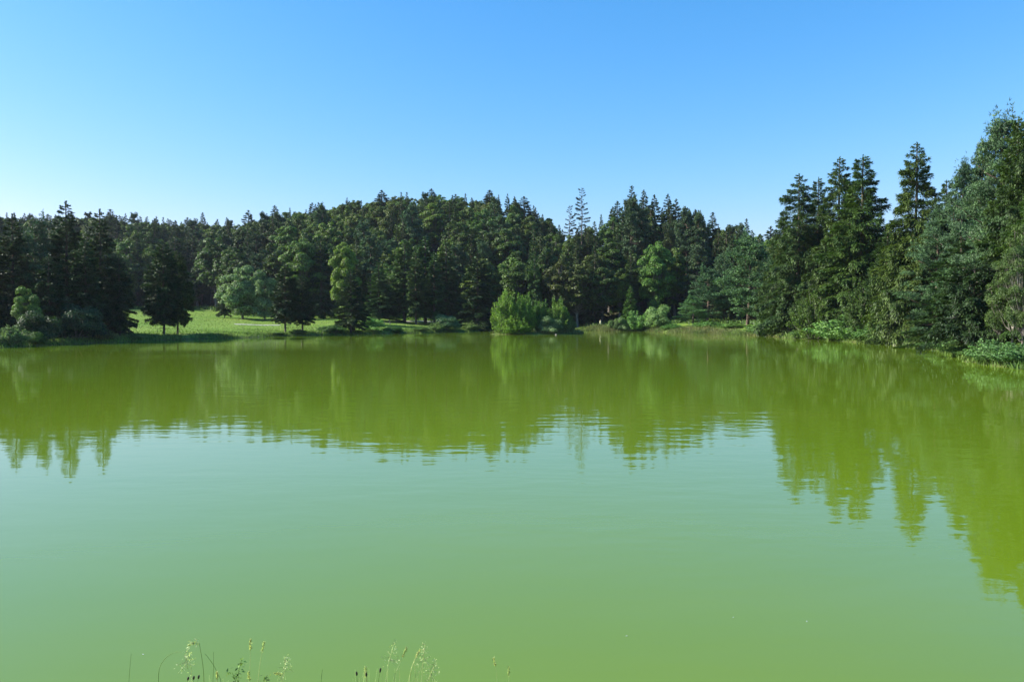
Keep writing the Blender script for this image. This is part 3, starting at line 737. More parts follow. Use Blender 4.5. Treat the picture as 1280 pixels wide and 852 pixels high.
# bare-trunk pines and skyline trees of the middle wood
G_T = "bare-trunked trees of the middle wood"; G_K = "treetops along the skyline"
for px, top, D, w, lab in ((790, 252, 212, 36, "tall pine whose pale straight trunk shows above the chestnut-like tree"), (858, 266, 208, 34, "bare-trunked pine, left of the two at the gap in the wood"), (871, 272, 206, 34, "bare-trunked pine, right of the two at the gap in the wood"), (802, 262, 214, 34, "second pale-trunked pine right beside the tallest one")):
    hero('pi0', PN, px, top, D, w, lab, G_T, (.8, .8, .8))
hero('snag', PN, 727, 235, 232, 24, "sparse feathery pine standing clear against the sky above the gap", G_K, (.7, .7, .8))
hero('snag', PN, 712, 257, 234, 20, "shorter sparse pine beside the feathery one on the skyline", G_K, (.7, .7, .8))
for px, top, w, lab in ((789, 233, 26, "highest spruce tip on the skyline right of the gap"), (804, 238, 24, "spruce tip just right of the highest one on the skyline"), (817, 244, 22, "spruce tip third in the row right of the gap"),
                        (834, 243, 24, "spruce tip fourth in the row, over the chestnut-like tree"), (844, 249, 22, "spruce tip fifth in the row, over the olive green tree"), (771, 252, 28, "dark spruce top left of the highest skyline tip"), (858, 260, 24, "spruce top over the two bare-trunked pines"),
                        (868, 262, 24, "spruce top right of the one over the bare-trunked pines"), (890, 266, 28, "dark lone-topped spruce at the shoulder of the right-hand ridge"), (911, 281, 22, "small spruce tip right of the ridge shoulder"), (932, 274, 20, "narrow spruce tip over the spreading pine"),
                        (962, 283, 26, "spruce tip left of the tall right-shore spruces")):
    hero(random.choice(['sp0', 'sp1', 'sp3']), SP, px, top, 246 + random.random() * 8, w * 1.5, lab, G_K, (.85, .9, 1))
for px, top, w, lab in ((312, 263, 22, "lone spruce tip on the skyline over the round willows"), (345, 257, 22, "spruce tip where the skyline starts to climb"), (255, 266, 18, "small dark spruce tip on the low skyline over the meadow"), (236, 272, 20, "feathery spruce tip on the low skyline beside the small dark tip"),
                        (140, 262, 30, "bare-looking tree top on the skyline behind the left conifers"), (285, 272, 14, "tiny spruce tip on the low skyline left of the lone one"), (570, 243, 18, "small spruce tip near the summit of the wooded hill"), (540, 236, 26, "spruce top at the summit of the wooded hill"),
                        (612, 238, 34, "tree top at the right shoulder of the summit"), (655, 246, 36, "spruce top with boughs reaching right where the summit drops"), (478, 238, 26, "tree top on the hill's rising skyline above the bright slender tree")):
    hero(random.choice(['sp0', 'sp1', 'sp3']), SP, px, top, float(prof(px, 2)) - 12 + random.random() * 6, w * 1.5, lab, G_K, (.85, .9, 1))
# right shore giants
for a in (('hsp1', SP, 997, 217, 124, 88, "tall spruce with a pale bare lower trunk, first of the right-shore row", (.85, .9, .9)), ('hsp0', SP, 1021, 222, 128, 62, "slimmer spruce squeezed between the first and third of the right-shore row", (.85, .9, .9)),
          ('hsp1', SP, 1047, 196, 116, 88, "tall spruce with thin pointed tip, third of the right-shore row", (.9, .95, .85)), ('hsp0', SP, 1076, 194, 108, 106, "highest bushy spruce left of the sky gap on the right shore", (1, 1.05, .85)),
          ('hsp1', SP, 1143, 178, 90, 98, "tall spruce standing alone against the sky right of the gap", (1.1, 1.05, .85)), ('hsp0', SP, 1061, 232, 121, 70, "spruce half hidden between the two highest of the right-shore row", (.85, .9, .8)), ('hsp1', SP, 978, 262, 132, 60, "lower spruce just left of the right-shore row", (.85, .95, .85)), ('hdr', SP, 1140, 292, 82, 120, "weeping spruce whose hanging boughs reach the water", (1.05, 1.05, .8)),
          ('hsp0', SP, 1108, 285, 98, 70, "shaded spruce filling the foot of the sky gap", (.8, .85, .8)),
          ('hpi0', PN, 1203, 205, 80, 84, "blue-green pine with upright tufts left of the big crown", (.95, 1.0, 1.0)), ('hpi1', PN, 1246, 153, 67, 128, "biggest blue-green pine filling the upper right of the shore", (1, 1.05, 1.0)),
          ('hpi0', PN, 1172, 262, 84, 96, "lower blue-green pine behind the weeping spruce", (.95, 1.05, 1.0)), ('hsp0', SP, 1286, 114, 62, 84, "tallest spruce, cut by the right edge of the view", (.8, .85, .9)),
          ('hsp1', SP, 1224, 176, 82, 80, "dark spruce behind the gap between the two big crowns", (.9, .95, .95)), ('hpi0', PN, 1238, 262, 74, 150, "broad lower pine whose boughs hide the trunks of the big crown", (1, 1.1, 1)),
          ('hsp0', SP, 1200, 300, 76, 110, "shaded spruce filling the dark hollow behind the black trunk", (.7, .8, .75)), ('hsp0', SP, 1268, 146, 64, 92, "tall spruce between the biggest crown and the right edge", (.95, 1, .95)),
          ('hsp1', SP, 1278, 320, 64, 110, "shaded spruce behind the pale slanting trunks", (.85, .9, .75)), ('hsp0', SP, 1180, 225, 104, 70, "spruce half hidden behind the pine with upright tufts", (.9, .95, .85)),
          ('hsp1', SP, 1292, 220, 57, 100, "spruce with hanging boughs in front of the tallest one at the right edge", (1.1, 1.15, .9)),
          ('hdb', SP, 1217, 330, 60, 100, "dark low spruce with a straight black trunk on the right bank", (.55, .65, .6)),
          ('birch', BR, 1262, 268, 56, 60, "yellow-green tree with pale slanting trunk on the right bank", (1.0, 1.05, .9)), ('birch', BR, 1246, 318, 57, 44, "small pale-trunked tree left of the slanting one on the right bank", (1.0, 1.05, .9)),
          ('birch', BR, 1280, 300, 54, 50, "pale-trunked tree at the right edge above the bank bushes", (1.0, 1.0, .9)),
          ('sh0', BU, 1024, 350, 106, 70, "young green beech under the tall spruces of the right shore", (.55, .6, .5)),
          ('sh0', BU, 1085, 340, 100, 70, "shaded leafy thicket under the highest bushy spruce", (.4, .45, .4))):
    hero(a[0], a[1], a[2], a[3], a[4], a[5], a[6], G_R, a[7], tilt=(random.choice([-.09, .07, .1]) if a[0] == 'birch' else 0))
for a in (('sh3', 960, 399, 131, 56, "silver-green bush at the water under the pines", (1, 1.15, .9)), ('sh2', 985, 407, 127, 40, "low silver-green bush under the pale bare trunk", (.9, 1.05, .85)),
          ('sh3', 1056, 392, 104, 78, "large bright leafy bush at the foot of the tall spruces", (1.1, 1.35, 1.0)), ('sh1', 1046, 396, 102, 40, "upright bright shoots on the left of the large leafy bush", (.9, 1.1, .9)),
          ('sh3', 1096, 404, 98, 50, "green leafy bush right of the large bright one", (.85, 1.1, .85)),
          ('sh3', 1187, 420, 66.5, 46, "round leafy bush on the point of the right bank", (.9, 1.15, .95)), ('sh3', 1215, 437, 58, 34, "small leafy bush below the black trunk", (.9, 1.1, .8)),
          ('sh3', 1240, 422, 55.5, 56, "large leafy bush under the pale trunks of the right bank", (.9, 1.15, .95)), ('sh3', 1270, 431, 51.5, 58, "leafy bush at the right end of the bank, at the water", (.85, 1.05, .85)),
          ('sh2', 1005, 410, 118, 40, "low grey-green bush at the water left of the large bright one", (.8, 1, .8)), ('do0', 1120, 412, 92, 44, "rounded dull bush at the water under the gap of sky", (.6, .8, .55)),
          ('sh2', 1075, 402, 100, 44, "leafy bush overlapping the large bright one on its right", (1.0, 1.25, .95)), ('sh2', 1135, 418, 84, 34, "dull green bush at the water before the weeping spruce", (.7, .8, .5)),
          ('sh3', 1170, 424, 72, 40, "leafy bush left of the round one on the bank's point", (.8, 1, .75)), ('sh3', 1203, 431, 62, 40, "low leafy bush between the round one and the black trunk", (.85, 1.1, .85)),
          ('sh1', 1228, 434, 58, 40, "upright leafy bush just right of the black trunk", (.5, .62, .5)), ('sh3', 1256, 427, 53, 60, "dense leafy bush at the foot of the pale slanting trunk", (.8, 1.05, .85)),
          ('sh3', 1290, 428, 50, 70, "leafy bush cut by the right edge of the view", (.75, .95, .8)),
          ('sh2', 1150, 425, 78.5, 30, "small drooping bush under the weeping spruce", (.8, .85, .6))):
    hero(a[0], BU, a[1], a[2], a[3], a[4], a[5], G_S, a[6])

# ------------------------------------------------------------------ the forest on the hill
cand = []
sp_ = 7.2
for gy in np.arange(60, 375, sp_):
    for gx in np.arange(-330, 330, sp_):
        x = gx + (RNG.random() - .5) * sp_ * 0.85; y = gy + (RNG.random() - .5) * sp_ * 0.85
        px = 640 + x / y * F
        if px < -330 or px > 1500: continue
        D0 = float(prof(px, 1)); D1 = float(prof(px, 2))
        if y < D0 or y > D1 + 14: continue
        cand.append((x, y, px))
cand = np.array(cand)
dl = sdf(cand[:, 0], cand[:, 1]); cand = cand[dl > 5]
hz = height(cand[:, 0], cand[:, 1])
nz = vnoise(cand[:, 0], cand[:, 1], 16, 3.0)
forest_list = []
for (x, y, px), z, nn in zip(cand, hz, nz):
    u = random.random()
    if px < 330: ps = 0.28
    elif px < 660: ps = 0.14
    else: ps = 0.62
    ps += 0.25 * nn
    kind = 'sp' if u < ps else ('pi' if u > 0.93 else 'br')
    if kind == 'sp': H = random.uniform(17, 25); R = random.uniform(2.6, 3.7)
    elif kind == 'pi': H = random.uniform(18, 24); R = random.uniform(3.0, 4.0)
    else: H = random.uniform(16, 22); R = random.uniform(4.2, 6.2)
    edge = y - float(prof(px, 1))
    if edge < 8: H *= 0.85
    topcap = at(px, float(prof(px, 4)) + random.uniform(-2, 7) + (0 if kind != 'br' else 2), y).z
    if z + H > topcap:
        Hn = topcap - z
        if Hn < 7: continue
        R *= max(0.75, Hn / H); H = Hn
    if px > 1085 and px < 1128 and H + z > at(px, 292, y).z: H = at(px, 292, y).z - z
    forest_list.append([x, y, z, px, kind, H, R, 0.0])
# near to far: which of them show (a horizon line over the columns)
occ = np.full(1280 + 600, 2000.0)      # smallest row covered so far
def cover(px, D, R, ztop, kind):
    w = R / D * F
    cols = np.arange(int(max(-300, px - w)), int(min(1579, px + w)) + 1)
    if not len(cols): return 0.0
    u = np.abs(cols - px) / max(w, .5)
    top = HOR - (ztop - CAMZ) / D * F
    hh = {'sp': 18, 'pi': 10, 'br': 9}[kind] / D * F
    rows = top + hh * (u if kind == 'sp' else 1 - np.sqrt(np.maximum(0, 1 - u ** 2))) 
    prev = occ[cols + 300]
    prev_c = np.minimum(prev, HOR)
    vis = np.clip(prev_c - rows, 0, None)
    ins = (cols >= 0) & (cols < 1280)
    occ[cols + 300] = np.minimum(prev, rows + hh * 0.25)
    return float(vis[ins].sum())
allt = [(h[2], 'hero', h) for h in hero_log] + [(f[1], 'f', f) for f in forest_list]
allt.sort(key=lambda a: a[0])
for D, k, o in allt:
    if k == 'hero':
        px, top, D, wpx, key = o
        if key[:2] in ('sh', 'do'): continue
        cover(px, D, wpx / 2 / F * D * 0.8, CAMZ + (HOR - top) / F * D, 'br' if key[:2] in ('br', 'mb', 'mp', 'hp') else 'sp')
    else:
        o[7] = cover(o[3], D, o[6], o[2] + o[5], o[4])
vis = sorted([f for f in forest_list if f[7] > 70], key=lambda f: -f[7])
N_IND = {'sp': 150, 'br': 190, 'pi': 40}
chosen = []
cnt = {'sp': 0, 'br': 0, 'pi': 0}
for f in vis:
    if cnt[f[4]] < N_IND[f[4]]:
        cnt[f[4]] += 1; chosen.append(f)
ids = {id(f) for f in chosen}
rest = [f for f in forest_list if id(f) not in ids]
print("forest candidates", len(forest_list), "individual", cnt, "rest", len(rest))

# labels: kind + place on the slope + landmark, then a rank inside that patch
LAND = [(-1e9, 60, "behind the first left-shore spruces"), (60, 175, "behind the highest left conifers"), (175, 265, "over the egg-shaped pair"), (265, 345, "above the round willows"), (345, 410, "above the tall pale broadleaf"), (410, 455, "above the single bank spruce"),
        (455, 510, "above the bright rounded shrub"), (510, 575, "above the slim-trunk grove"), (575, 625, "above the dark pointed spruce"), (625, 690, "above the island bushes"), (690, 745, "below the feathery skyline pine"), (745, 800, "left of the chestnut-like tree"), (800, 850, "above the chestnut-like tree"), (850, 900, "over the young bushy pine"), (900, 960, "behind the spreading pine"), (960, 1e9, "behind the right-shore spruces")]
WORDS = {'sp': ("spruce_tree", "spruce"), 'br': ("broadleaf_tree", "tree"), 'pi': ("pine_tree", "pine")}
ORD = ["first", "second", "third", "fourth", "fifth", "sixth", "seventh", "eighth", "ninth", "tenth"]
patches = {}
for f in chosen:
    li = next(i for i, l in enumerate(LAND) if l[0] <= f[3] < l[1])
    D0, D1 = float(prof(f[3], 1)), float(prof(f[3], 2))
    q = (f[1] - D0) / (D1 - D0)
    band = "at the foot of the wood" if q < .25 else ("low on the slope" if q < .5 else ("high on the slope" if q < .8 else "near the crest"))
    patches.setdefault((f[4], li, band), []).append(f)
for (kind, li, band), fs in patches.items():
    fs.sort(key=lambda f: f[3])
    for i, f in enumerate(fs):
        x, y, z, px, _, H, R, _v = f
        nm, cat = WORDS[kind]
        if kind == 'sp': key = 'sp%d' % random.randrange(4); adj = "dark spruce"
        elif kind == 'pi': key = 'pi%d' % random.randrange(2); adj = "open-crowned pine"
        else: key = 'br%d' % random.randrange(4); adj = "rounded broadleaf"
        b = random.uniform(.75, 1.15)
        if kind == 'br': b *= .86
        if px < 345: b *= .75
        ti = (b * random.uniform(.9, 1.15), b, b * random.uniform(.85, 1.05))
        if kind == 'br' and random.random() < .2: ti = (1.25 * b, 1.3 * b, 1.0 * b)
        if len(fs) == 1: rank = ""
        elif len(fs) == 2: rank = [", left one", ", right one"][i]
        else: rank = ", %s from left" % ORD[min(i, 9)]
        lab = f"{adj} {band} {LAND[li][2]}{rank}"
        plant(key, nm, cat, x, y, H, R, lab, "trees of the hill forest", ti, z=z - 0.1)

# the rest of the wood: one mass of instanced trees
def forest_mass(items):
    n = len(items)
    me = bpy.data.meshes.new("forest_mass"); me.vertices.add(n)
    keys = ['sp0', 'sp1', 'sp2', 'br0', 'br1', 'br3', 'pi1']
    co = []; rot = []; scl = []; idx = []
    for x, y, z, px, kind, H, R, v in items:
        key = {'sp': ['sp0', 'sp1', 'sp2'], 'br': ['br0', 'br1', 'br3'], 'pi': ['pi1']}[kind]
        key = random.choice(key)
        h0, r0 = PROTO[key][2:]
        co.append((x, y, z - .1)); rot.append((0, 0, random.random() * 6.28)); scl.append((R / r0, R / r0, H / h0)); idx.append(keys.index(key))
    me.vertices.foreach_set("co", np.array(co, dtype=np.float32).ravel())
    a = me.attributes.new("rot", 'FLOAT_VECTOR', 'POINT'); a.data.foreach_set("vector", np.array(rot, dtype=np.float32).ravel())
    a = me.attributes.new("scl", 'FLOAT_VECTOR', 'POINT'); a.data.foreach_set("vector", np.array(scl, dtype=np.float32).ravel())
    a = me.attributes.new("idx", 'INT', 'POINT'); a.data.foreach_set("value", np.array(idx, dtype=np.int32))
    o = bpy.data.objects.new("forest_mass", me); C.objects.link(o)
    g = bpy.data.node_groups.new("forest_mass", 'GeometryNodeTree')
    g.interface.new_socket("Geometry", in_out='INPUT', socket_type='NodeSocketGeometry')
    g.interface.new_socket("Geometry", in_out='OUTPUT', socket_type='NodeSocketGeometry')
    gi = g.nodes.new("NodeGroupInput"); go = g.nodes.new("NodeGroupOutput")
    join = g.nodes.new("GeometryNodeJoinGeometry")
    def attr(nm, ty):
        k = g.nodes.new("GeometryNodeInputNamedAttribute"); k.data_type = ty; k.inputs[0].default_value = nm
        return k.outputs[0]
    ar, as_, ai = attr("rot", 'FLOAT_VECTOR'), attr("scl", 'FLOAT_VECTOR'), attr("idx", 'INT')
    for i, key in enumerate(keys):
        crown_obj = None
        for ob in C.objects:
            if ob.type == 'MESH' and ob.data == PROTO[key][1]: crown_obj = ob; break
        trunk_obj = next(ob for ob in C.objects if ob.type == 'MESH' and ob.data == PROTO[key][0])
        cmp_ = g.nodes.new("FunctionNodeCompare"); cmp_.data_type = 'INT'; cmp_.operation = 'EQUAL'
        g.links.new(ai, cmp_.inputs[2]); cmp_.inputs[3].default_value = i
        for ob in (crown_obj, trunk_obj):
            oi = g.nodes.new("GeometryNodeObjectInfo"); oi.inputs[0].default_value = ob; oi.transform_space = 'ORIGINAL'
            oi.inputs[1].default_value = True
            ip = g.nodes.new("GeometryNodeInstanceOnPoints")
            g.links.new(gi.outputs[0], ip.inputs["Points"]); g.links.new(cmp_.outputs[0], ip.inputs["Selection"])
            g.links.new(oi.outputs["Geometry"], ip.inputs["Instance"]); g.links.new(ar, ip.inputs["Rotation"]); g.links.new(as_, ip.inputs["Scale"])
            g.links.new(ip.outputs[0], join.inputs[0])
    g.links.new(join.outputs[0], go.inputs[0])
    md = o.modifiers.new("forest", 'NODES'); md.node_group = g
    o['kind'] = 'stuff'; o['label'] = "dense mixed wood filling the hill behind the nearer trees"
    return o
forest_mass(rest)

# ------------------------------------------------------------------ grass, reeds, weeds along the shore
def stuff(name, label, g, mats):
    o = bpy.data.objects.new(name, g.mesh(name, mats)); C.objects.link(o); o['kind'] = 'stuff'; o['label'] = label
    return o
def blades(n, xy, hmin, hmax, w, lean=0.25, clumpy=False):
    x, y = xy[:, 0], xy[:, 1]
    z = height(x, y)
    P = np.stack([x, y, z - 0.03], axis=1)
    A = np.stack([RNG.normal(size=n) * lean, RNG.normal(size=n) * lean, np.ones(n)], axis=1)
    Nn = rnd_dirs(n); Nn[:, 2] *= .3
    hs = hmin + (hmax - hmin) * RNG.random(n) ** 1.5
    if clumpy: hs *= np.clip(.75 + .65 * vnoise(x, y, 2.2, 5.0), .3, 1.5)
    return kites(P, A, Nn, hs, w * (0.6 + .8 * RNG.random(n)))
def along_shore(n, pxa, pxb, dmin, dmax, clump=3.0):
    """points on land within dmin..dmax of the visible far shoreline"""
    out = []
    tot = 0
    seg = [(POLY[i], POLY[(i + 1) % len(POLY)]) for i in range(len(POLY))]
    seg = [(a, b) for a, b in seg if a[1] > 30 and pxa <= 640 + a[0] / a[1] * F <= pxb]
    Ls = np.array([np.hypot(*(b - a)) for a, b in seg]); pr = Ls / Ls.sum()
    while tot < n:
        k = RNG.choice(len(seg), n, p=pr); t = RNG.random(n)
        A = np.array([seg[i][0] for i in k]); B = np.array([seg[i][1] for i in k])
        P = A + (B - A) * t[:, None] + RNG.normal(size=(n, 2)) * (dmax * 0.7)
        d = sdf(P[:, 0], P[:, 1])
        ok = (d > dmin) & (d < dmax) & (vnoise(P[:, 0], P[:, 1], clump, 7) > RNG.random(n) * 1.6 - 1.0)
        P = P[ok]; out.append(P); tot += len(P)
    return np.concatenate(out)[:n]
g = Geo()
xy = along_shore(38000, -80, 1000, -0.1, 2.2); g.add(*blades(len(xy), xy, .15, .55, .07)); xy = along_shore(12000, 1000, 1400, -0.1, 1.6); g.add(*blades(len(xy), xy, .15, .55, .07))
xy = along_shore(16000, 150, 640, 1.5, 12); g.add(*blades(len(xy), xy, .08, .28, .07))
stuff("bank_grass", "rough grass along the lake bank", g, [M['grass']])
g = Geo()
xy = along_shore(24000, 722, 965, -0.9, 3.2); g.add(*blades(len(xy), xy, .25, 1.05, .06, .14, True))
xy = along_shore(5000, 722, 760, -0.6, 2.0); g.add(*blades(len(xy), xy, .4, .9, .06, .12))
q = RNG.random((5000, 2)); an = q[:, 0] * 2 * PI; rr = .75 + .25 * q[:, 1]
xy = np.stack([ISL[0] + ISL[2] * rr * np.cos(an), ISL[1] + ISL[3] * rr * np.sin(an)], axis=1); xy = xy[(xy[:, 0] > 8.5) | (RNG.random(len(xy)) < .3)]
g.add(*blades(len(xy), xy, .3, .9, .06, .2))
stuff("reeds", "pale reeds and tall weeds at the far water's edge", g, [M['reed']])
g = Geo()
n = 40000
PXm = 150 + RNG.random(n) * 480; Dm = 115 + RNG.random(n) * 110
xm = (PXm - 640) / F * Dm; d = sdf(xm, Dm); ok = (d > 3) & (Dm < prof(PXm, 1) - 2)
xy = np.stack([xm, Dm], axis=1)[ok]
g.add(*blades(len(xy), xy, .05, .22, .10, .5))
stuff("meadow_grass", "sunlit mown grass of the meadow", g, [M['grass']])
# undergrowth at the forest foot and under the right-shore trees
g = Geo()
n = 9000
PXm = -100 + RNG.random(n) * 1450; Dm = prof(PXm, 1) + RNG.normal(size=n) * 5 + 2
xm = (PXm - 640) / F * Dm; d = sdf(xm, Dm); ok = d > 2.5
xy = np.stack([xm, Dm], axis=1)[ok]; xy = np.repeat(xy, 5, axis=0) + RNG.normal(size=(len(xy) * 5, 2)) * .35
g.add(*blades(len(xy), xy, .3, 1.3, .3, .6))
xy = along_shore(12000, 960, 1400, .8, 14, 2.0); xy = xy + 0; g.add(*blades(len(xy), xy, .2, .9, .16, .5))
stuff("undergrowth", "low leafy undergrowth at the foot of the wood", g, [M['broad']])

# ------------------------------------------------------------------ small things
def new_obj(name, mesh, parent=None):
    o = bpy.data.objects.new(name, mesh); C.objects.link(o); o.parent = parent
    return o
def boxV(cx, cy, cz, sx, sy, sz):
    v = np.array([(x, y, z) for z in (-.5, .5) for y in (-.5, .5) for x in (-.5, .5)]) * [sx, sy, sz] + [cx, cy, cz]
    q = [(0, 2, 3, 1), (4, 5, 7, 6), (0, 1, 5, 4), (2, 6, 7, 3), (0, 4, 6, 2), (1, 3, 7, 5)]
    return v, q
def root(name, cat, label, loc, group=None, rz=0):
    e = bpy.data.objects.new(name, None); C.objects.link(e); e.location = loc; e.rotation_euler = (0, 0, rz)
    e['label'] = label; e['category'] = cat
    if group: e['group'] = group
    return e
wood = plain_mat("weathered_wood", (0.36, 0.30, 0.22), .85)
palewood = plain_mat("pale_painted_wood", (0.72, 0.68, 0.45), .7)
whitep = plain_mat("white_board", (0.78, 0.80, 0.82), .5)
bluep = plain_mat("blue_board", (0.05, 0.22, 0.38), .5)

# walker on the far bank: one skinned body, clothes as children
def person():
    D = 191; x = X_at(750.5, D); z = gz(x, D)
    e = root("person", "person", "person in pale yellow clothes walking on the far bank against the dark wood", (x, D, z), rz=math.radians(70))
    J = [(0, 0, .95), (0, 0, 1.18), (0, 0, 1.40), (0, 0, 1.50), (0, -.02, 1.62), (0, -.02, 1.72)]
    Rr = [.15, .14, .16, .06, .09, .085]
    E = [(0, 1), (1, 2), (2, 3), (3, 4), (4, 5)]
    def chain(start, pts, rad):
        p = start
        for q, r in zip(pts, rad):
            J.append(q); Rr.append(r); E.append((p, len(J) - 1)); p = len(J) - 1
    chain(0, [(.10, 0, .90), (.12, -.16, .50), (.12, -.10, .08), (.12, -.24, .04)], [.10, .065, .045, .035])
    chain(0, [(-.10, 0, .90), (-.12, .14, .50), (-.12, .34, .10), (-.12, .24, .04)], [.10, .065, .045, .035])
    chain(2, [(.20, 0, 1.40), (.25, .10, 1.14), (.25, -.02, .92), (.25, -.06, .84)], [.06, .045, .035, .03])
    chain(2, [(-.20, 0, 1.40), (-.25, -.08, 1.14), (-.25, -.24, .98), (-.25, -.30, .93)], [.06, .045, .035, .03])
    me = bpy.data.meshes.new("body"); me.from_pydata(J, E, []); me.update()
    skin = plain_mat("skin", (0.45, 0.28, 0.2), .6)
    o = new_obj("body", me, e)
    md = o.modifiers.new("skin", 'SKIN'); o.modifiers.new("sub", 'SUBSURF').levels = 1
    for i, r in enumerate(Rr): me.skin_vertices[0].data[i].radius = (r, r)
    me.skin_vertices[0].data[0].use_root = True
    me.materials.append(skin)
    pal = plain_mat("pale_yellow_cloth", (0.72, 0.74, 0.42), .9)
    g = Geo()
    g.tube([(0, 0, .86), (0, 0, 1.0), (0, 0, 1.2), (0, 0, 1.4), (0, 0, 1.47)], [.19, .185, .175, .195, .09], 12)
    for s, ys_ in ((1, .10), (-1, -.08)):
        g.tube([(s * .17, 0, 1.42), (s * .225, ys_ * .5, 1.28), (s * .25, ys_, 1.13)], [.085, .075, .065], 8)
    t = new_obj("shirt", g.mesh("shirt", [pal], True), e)
    g = Geo()
    g.tube([(.09, 0, .97), (.12, -.08, .70), (.12, -.16, .50), (.12, -.12, .18)], [.125, .10, .08, .065], 8)
    g.tube([(-.09, 0, .97), (-.12, .07, .70), (-.12, .14, .50), (-.12, .31, .18)], [.125, .10, .08, .065], 8)
    new_obj("trousers", g.mesh("trousers", [plain_mat("pale_trousers", (0.66, 0.68, 0.45), .9)], True), e)
    g = Geo(); g.tube([(0, -.0, 1.64), (0, -.0, 1.70), (0, 0, 1.76), (0, 0, 1.79)], [.105, .112, .09, .02], 10)
    new_obj("hair", g.mesh("hair", [plain_mat("dark_hair", (0.03, 0.02, 0.015), .8)], True), e)
person()

def picnic_table():
    D = 168; x = X_at(484, D); e = root("picnic_table", "table", "small wooden picnic table on the meadow left of the grove", (x, D, gz(x, D)), rz=.2)
    for k in range(4): 
        v, q = boxV(0, -.30 + k * .2, .74, 1.7, .18, .04); new_obj("plank", mesh_from("plank", v, q, mats=[wood]), e)
    for s in (-1, 1):
        v, q = boxV(0, s * .72, .44, 1.7, .26, .04); new_obj("bench_plank", mesh_from("bench_plank", v, q, mats=[wood]), e)
        g = Geo(); g.tube([(s * .6, -.35, .72), (s * .6, -.65, 0)], [.05, .05], 4); g.tube([(s * .6, .35, .72), (s * .6, .65, 0)], [.05, .05], 4)
        g.tube([(s * .6, -.8, .40), (s * .6, .8, .40)], [.045, .045], 4)
        new_obj("leg_frame", g.mesh("leg_frame", [wood]), e)
picnic_table()

def stake(px, D, h, w, label, mat, gap=0.0):
    x = X_at(px, D); g = Geo(); g.tube([(0, 0, -.2), (.01, 0, h * .5), (0, 0, h - .04), (0, 0, h)], [w, w * .97, w, w * .5], 8)
    o = bpy.data.objects.new("wooden_stake", g.mesh("wooden_stake", [mat], True)); C.objects.link(o); o.location = (x, D, gz(x, D))
    o['label'] = label; o['category'] = "stake"; o['group'] = "pale stakes on the right bank"
stake(1198.7, 70, .95, .055, "short pale yellow stake behind the round leafy bush on the point", palewood)
stake(1227.3, 66, 1.1, .055, "pale yellow stake right of the black trunk", palewood)
# small board behind the right bushes
D = 66; x = X_at(1233, D); e = root("notice_board", "sign", "small white and blue board on the right bank between the trunks", (x, D, gz(x, D)))
g = Geo(); g.tube([(-.14, .03, -.2), (-.14, .03, 1.25)], [.03, .03], 6); g.tube([(.14, .03, -.2), (.14, .03, 1.25)], [.03, .03], 6)
new_obj("post_pair", g.mesh("post_pair", [wood]), e)
v, q = boxV(-.07, 0, 1.02, .18, .02, .42); new_obj("white_panel", mesh_from("white_panel", v, q, mats=[whitep]), e)
v, q = boxV(.11, 0, 1.02, .17, .02, .42); new_obj("blue_panel", mesh_from("blue_panel", v, q, mats=[bluep]), e)

# shore stones
def stone_mesh(name, s):
    d = rnd_dirs(1)
    import bmesh
    bm = bmesh.new(); bmesh.ops.create_icosphere(bm, subdivisions=2, radius=1)
    for v in bm.verts:
        k = 1 + .25 * mnoise.noise(v.co * 1.7 + Vector((s, s, s))); v.co = Vector((v.co.x * k, v.co.y * k * .8, v.co.z * k * .6))
    me = bpy.data.meshes.new(name); bm.to_mesh(me); bm.free(); me.materials.append(M['bark_pale']); return me
st = stone_mesh("shore_stone", 3.1)
for px, py, r, lab in ((1119, 431.5, .16, "pale stone at the water left of the weeping spruce"), (585, 413.8, .22, "white stone at the water under the dark pointed spruce"), (695, 418.5, .22, "pale stone at the front of the island"), (545, 415.4, .25, "flat pale stone at the water left of the round dark shrub"), (443, 417, .3, "pale flat stone at the foot of the single bank spruce"), (1150, 432, .15, "small stone at the water under the weeping spruce")):
    x, y = at_water(px, py); o = bpy.data.objects.new("shore_stone", st); C.objects.link(o); o.location = (x, y, .05); o.scale = (r * 1.4, r, r * .9)
    o.rotation_euler = (0, 0, random.random() * 3); o['label'] = lab; o['category'] = "stone"; o['group'] = "stones at the waterline"

# bare pale limbs of the dark low spruce
for ob in [o for o in C.objects if o.get('label', '').startswith('dark low spruce with a straight black trunk')]:
    bpy.context.view_layer.update()
    inv = ob.matrix_world.inverted()
    for pts in ([(1207, 374, 60.5), (1212, 358, 59.5), (1222, 352, 58.5)], [(1210, 377, 60.5), (1225, 368, 59), (1243, 357, 58)], [(1203, 392, 60), (1190, 398, 59), (1180, 397, 58.5)]):
        P = np.array([at(*p) for p in pts]); s_ = np.linspace(0, 2, 7); P = np.stack([np.interp(s_, [0, 1, 2], P[:, k]) for k in range(3)], axis=1)
        P[0] = P[0] * .7 + np.array([ob.location.x, ob.location.y, P[0][2] - .2]) * .3
        P = np.array([inv @ Vector(p) for p in P]); g = Geo(); g.tube(P, np.linspace(.05, .02, 7), 5)
        lo = new_obj("dead_limb", g.mesh("dead_limb", [M['bark_pale']], True), ob); lo['label'] = "bare pale limb"

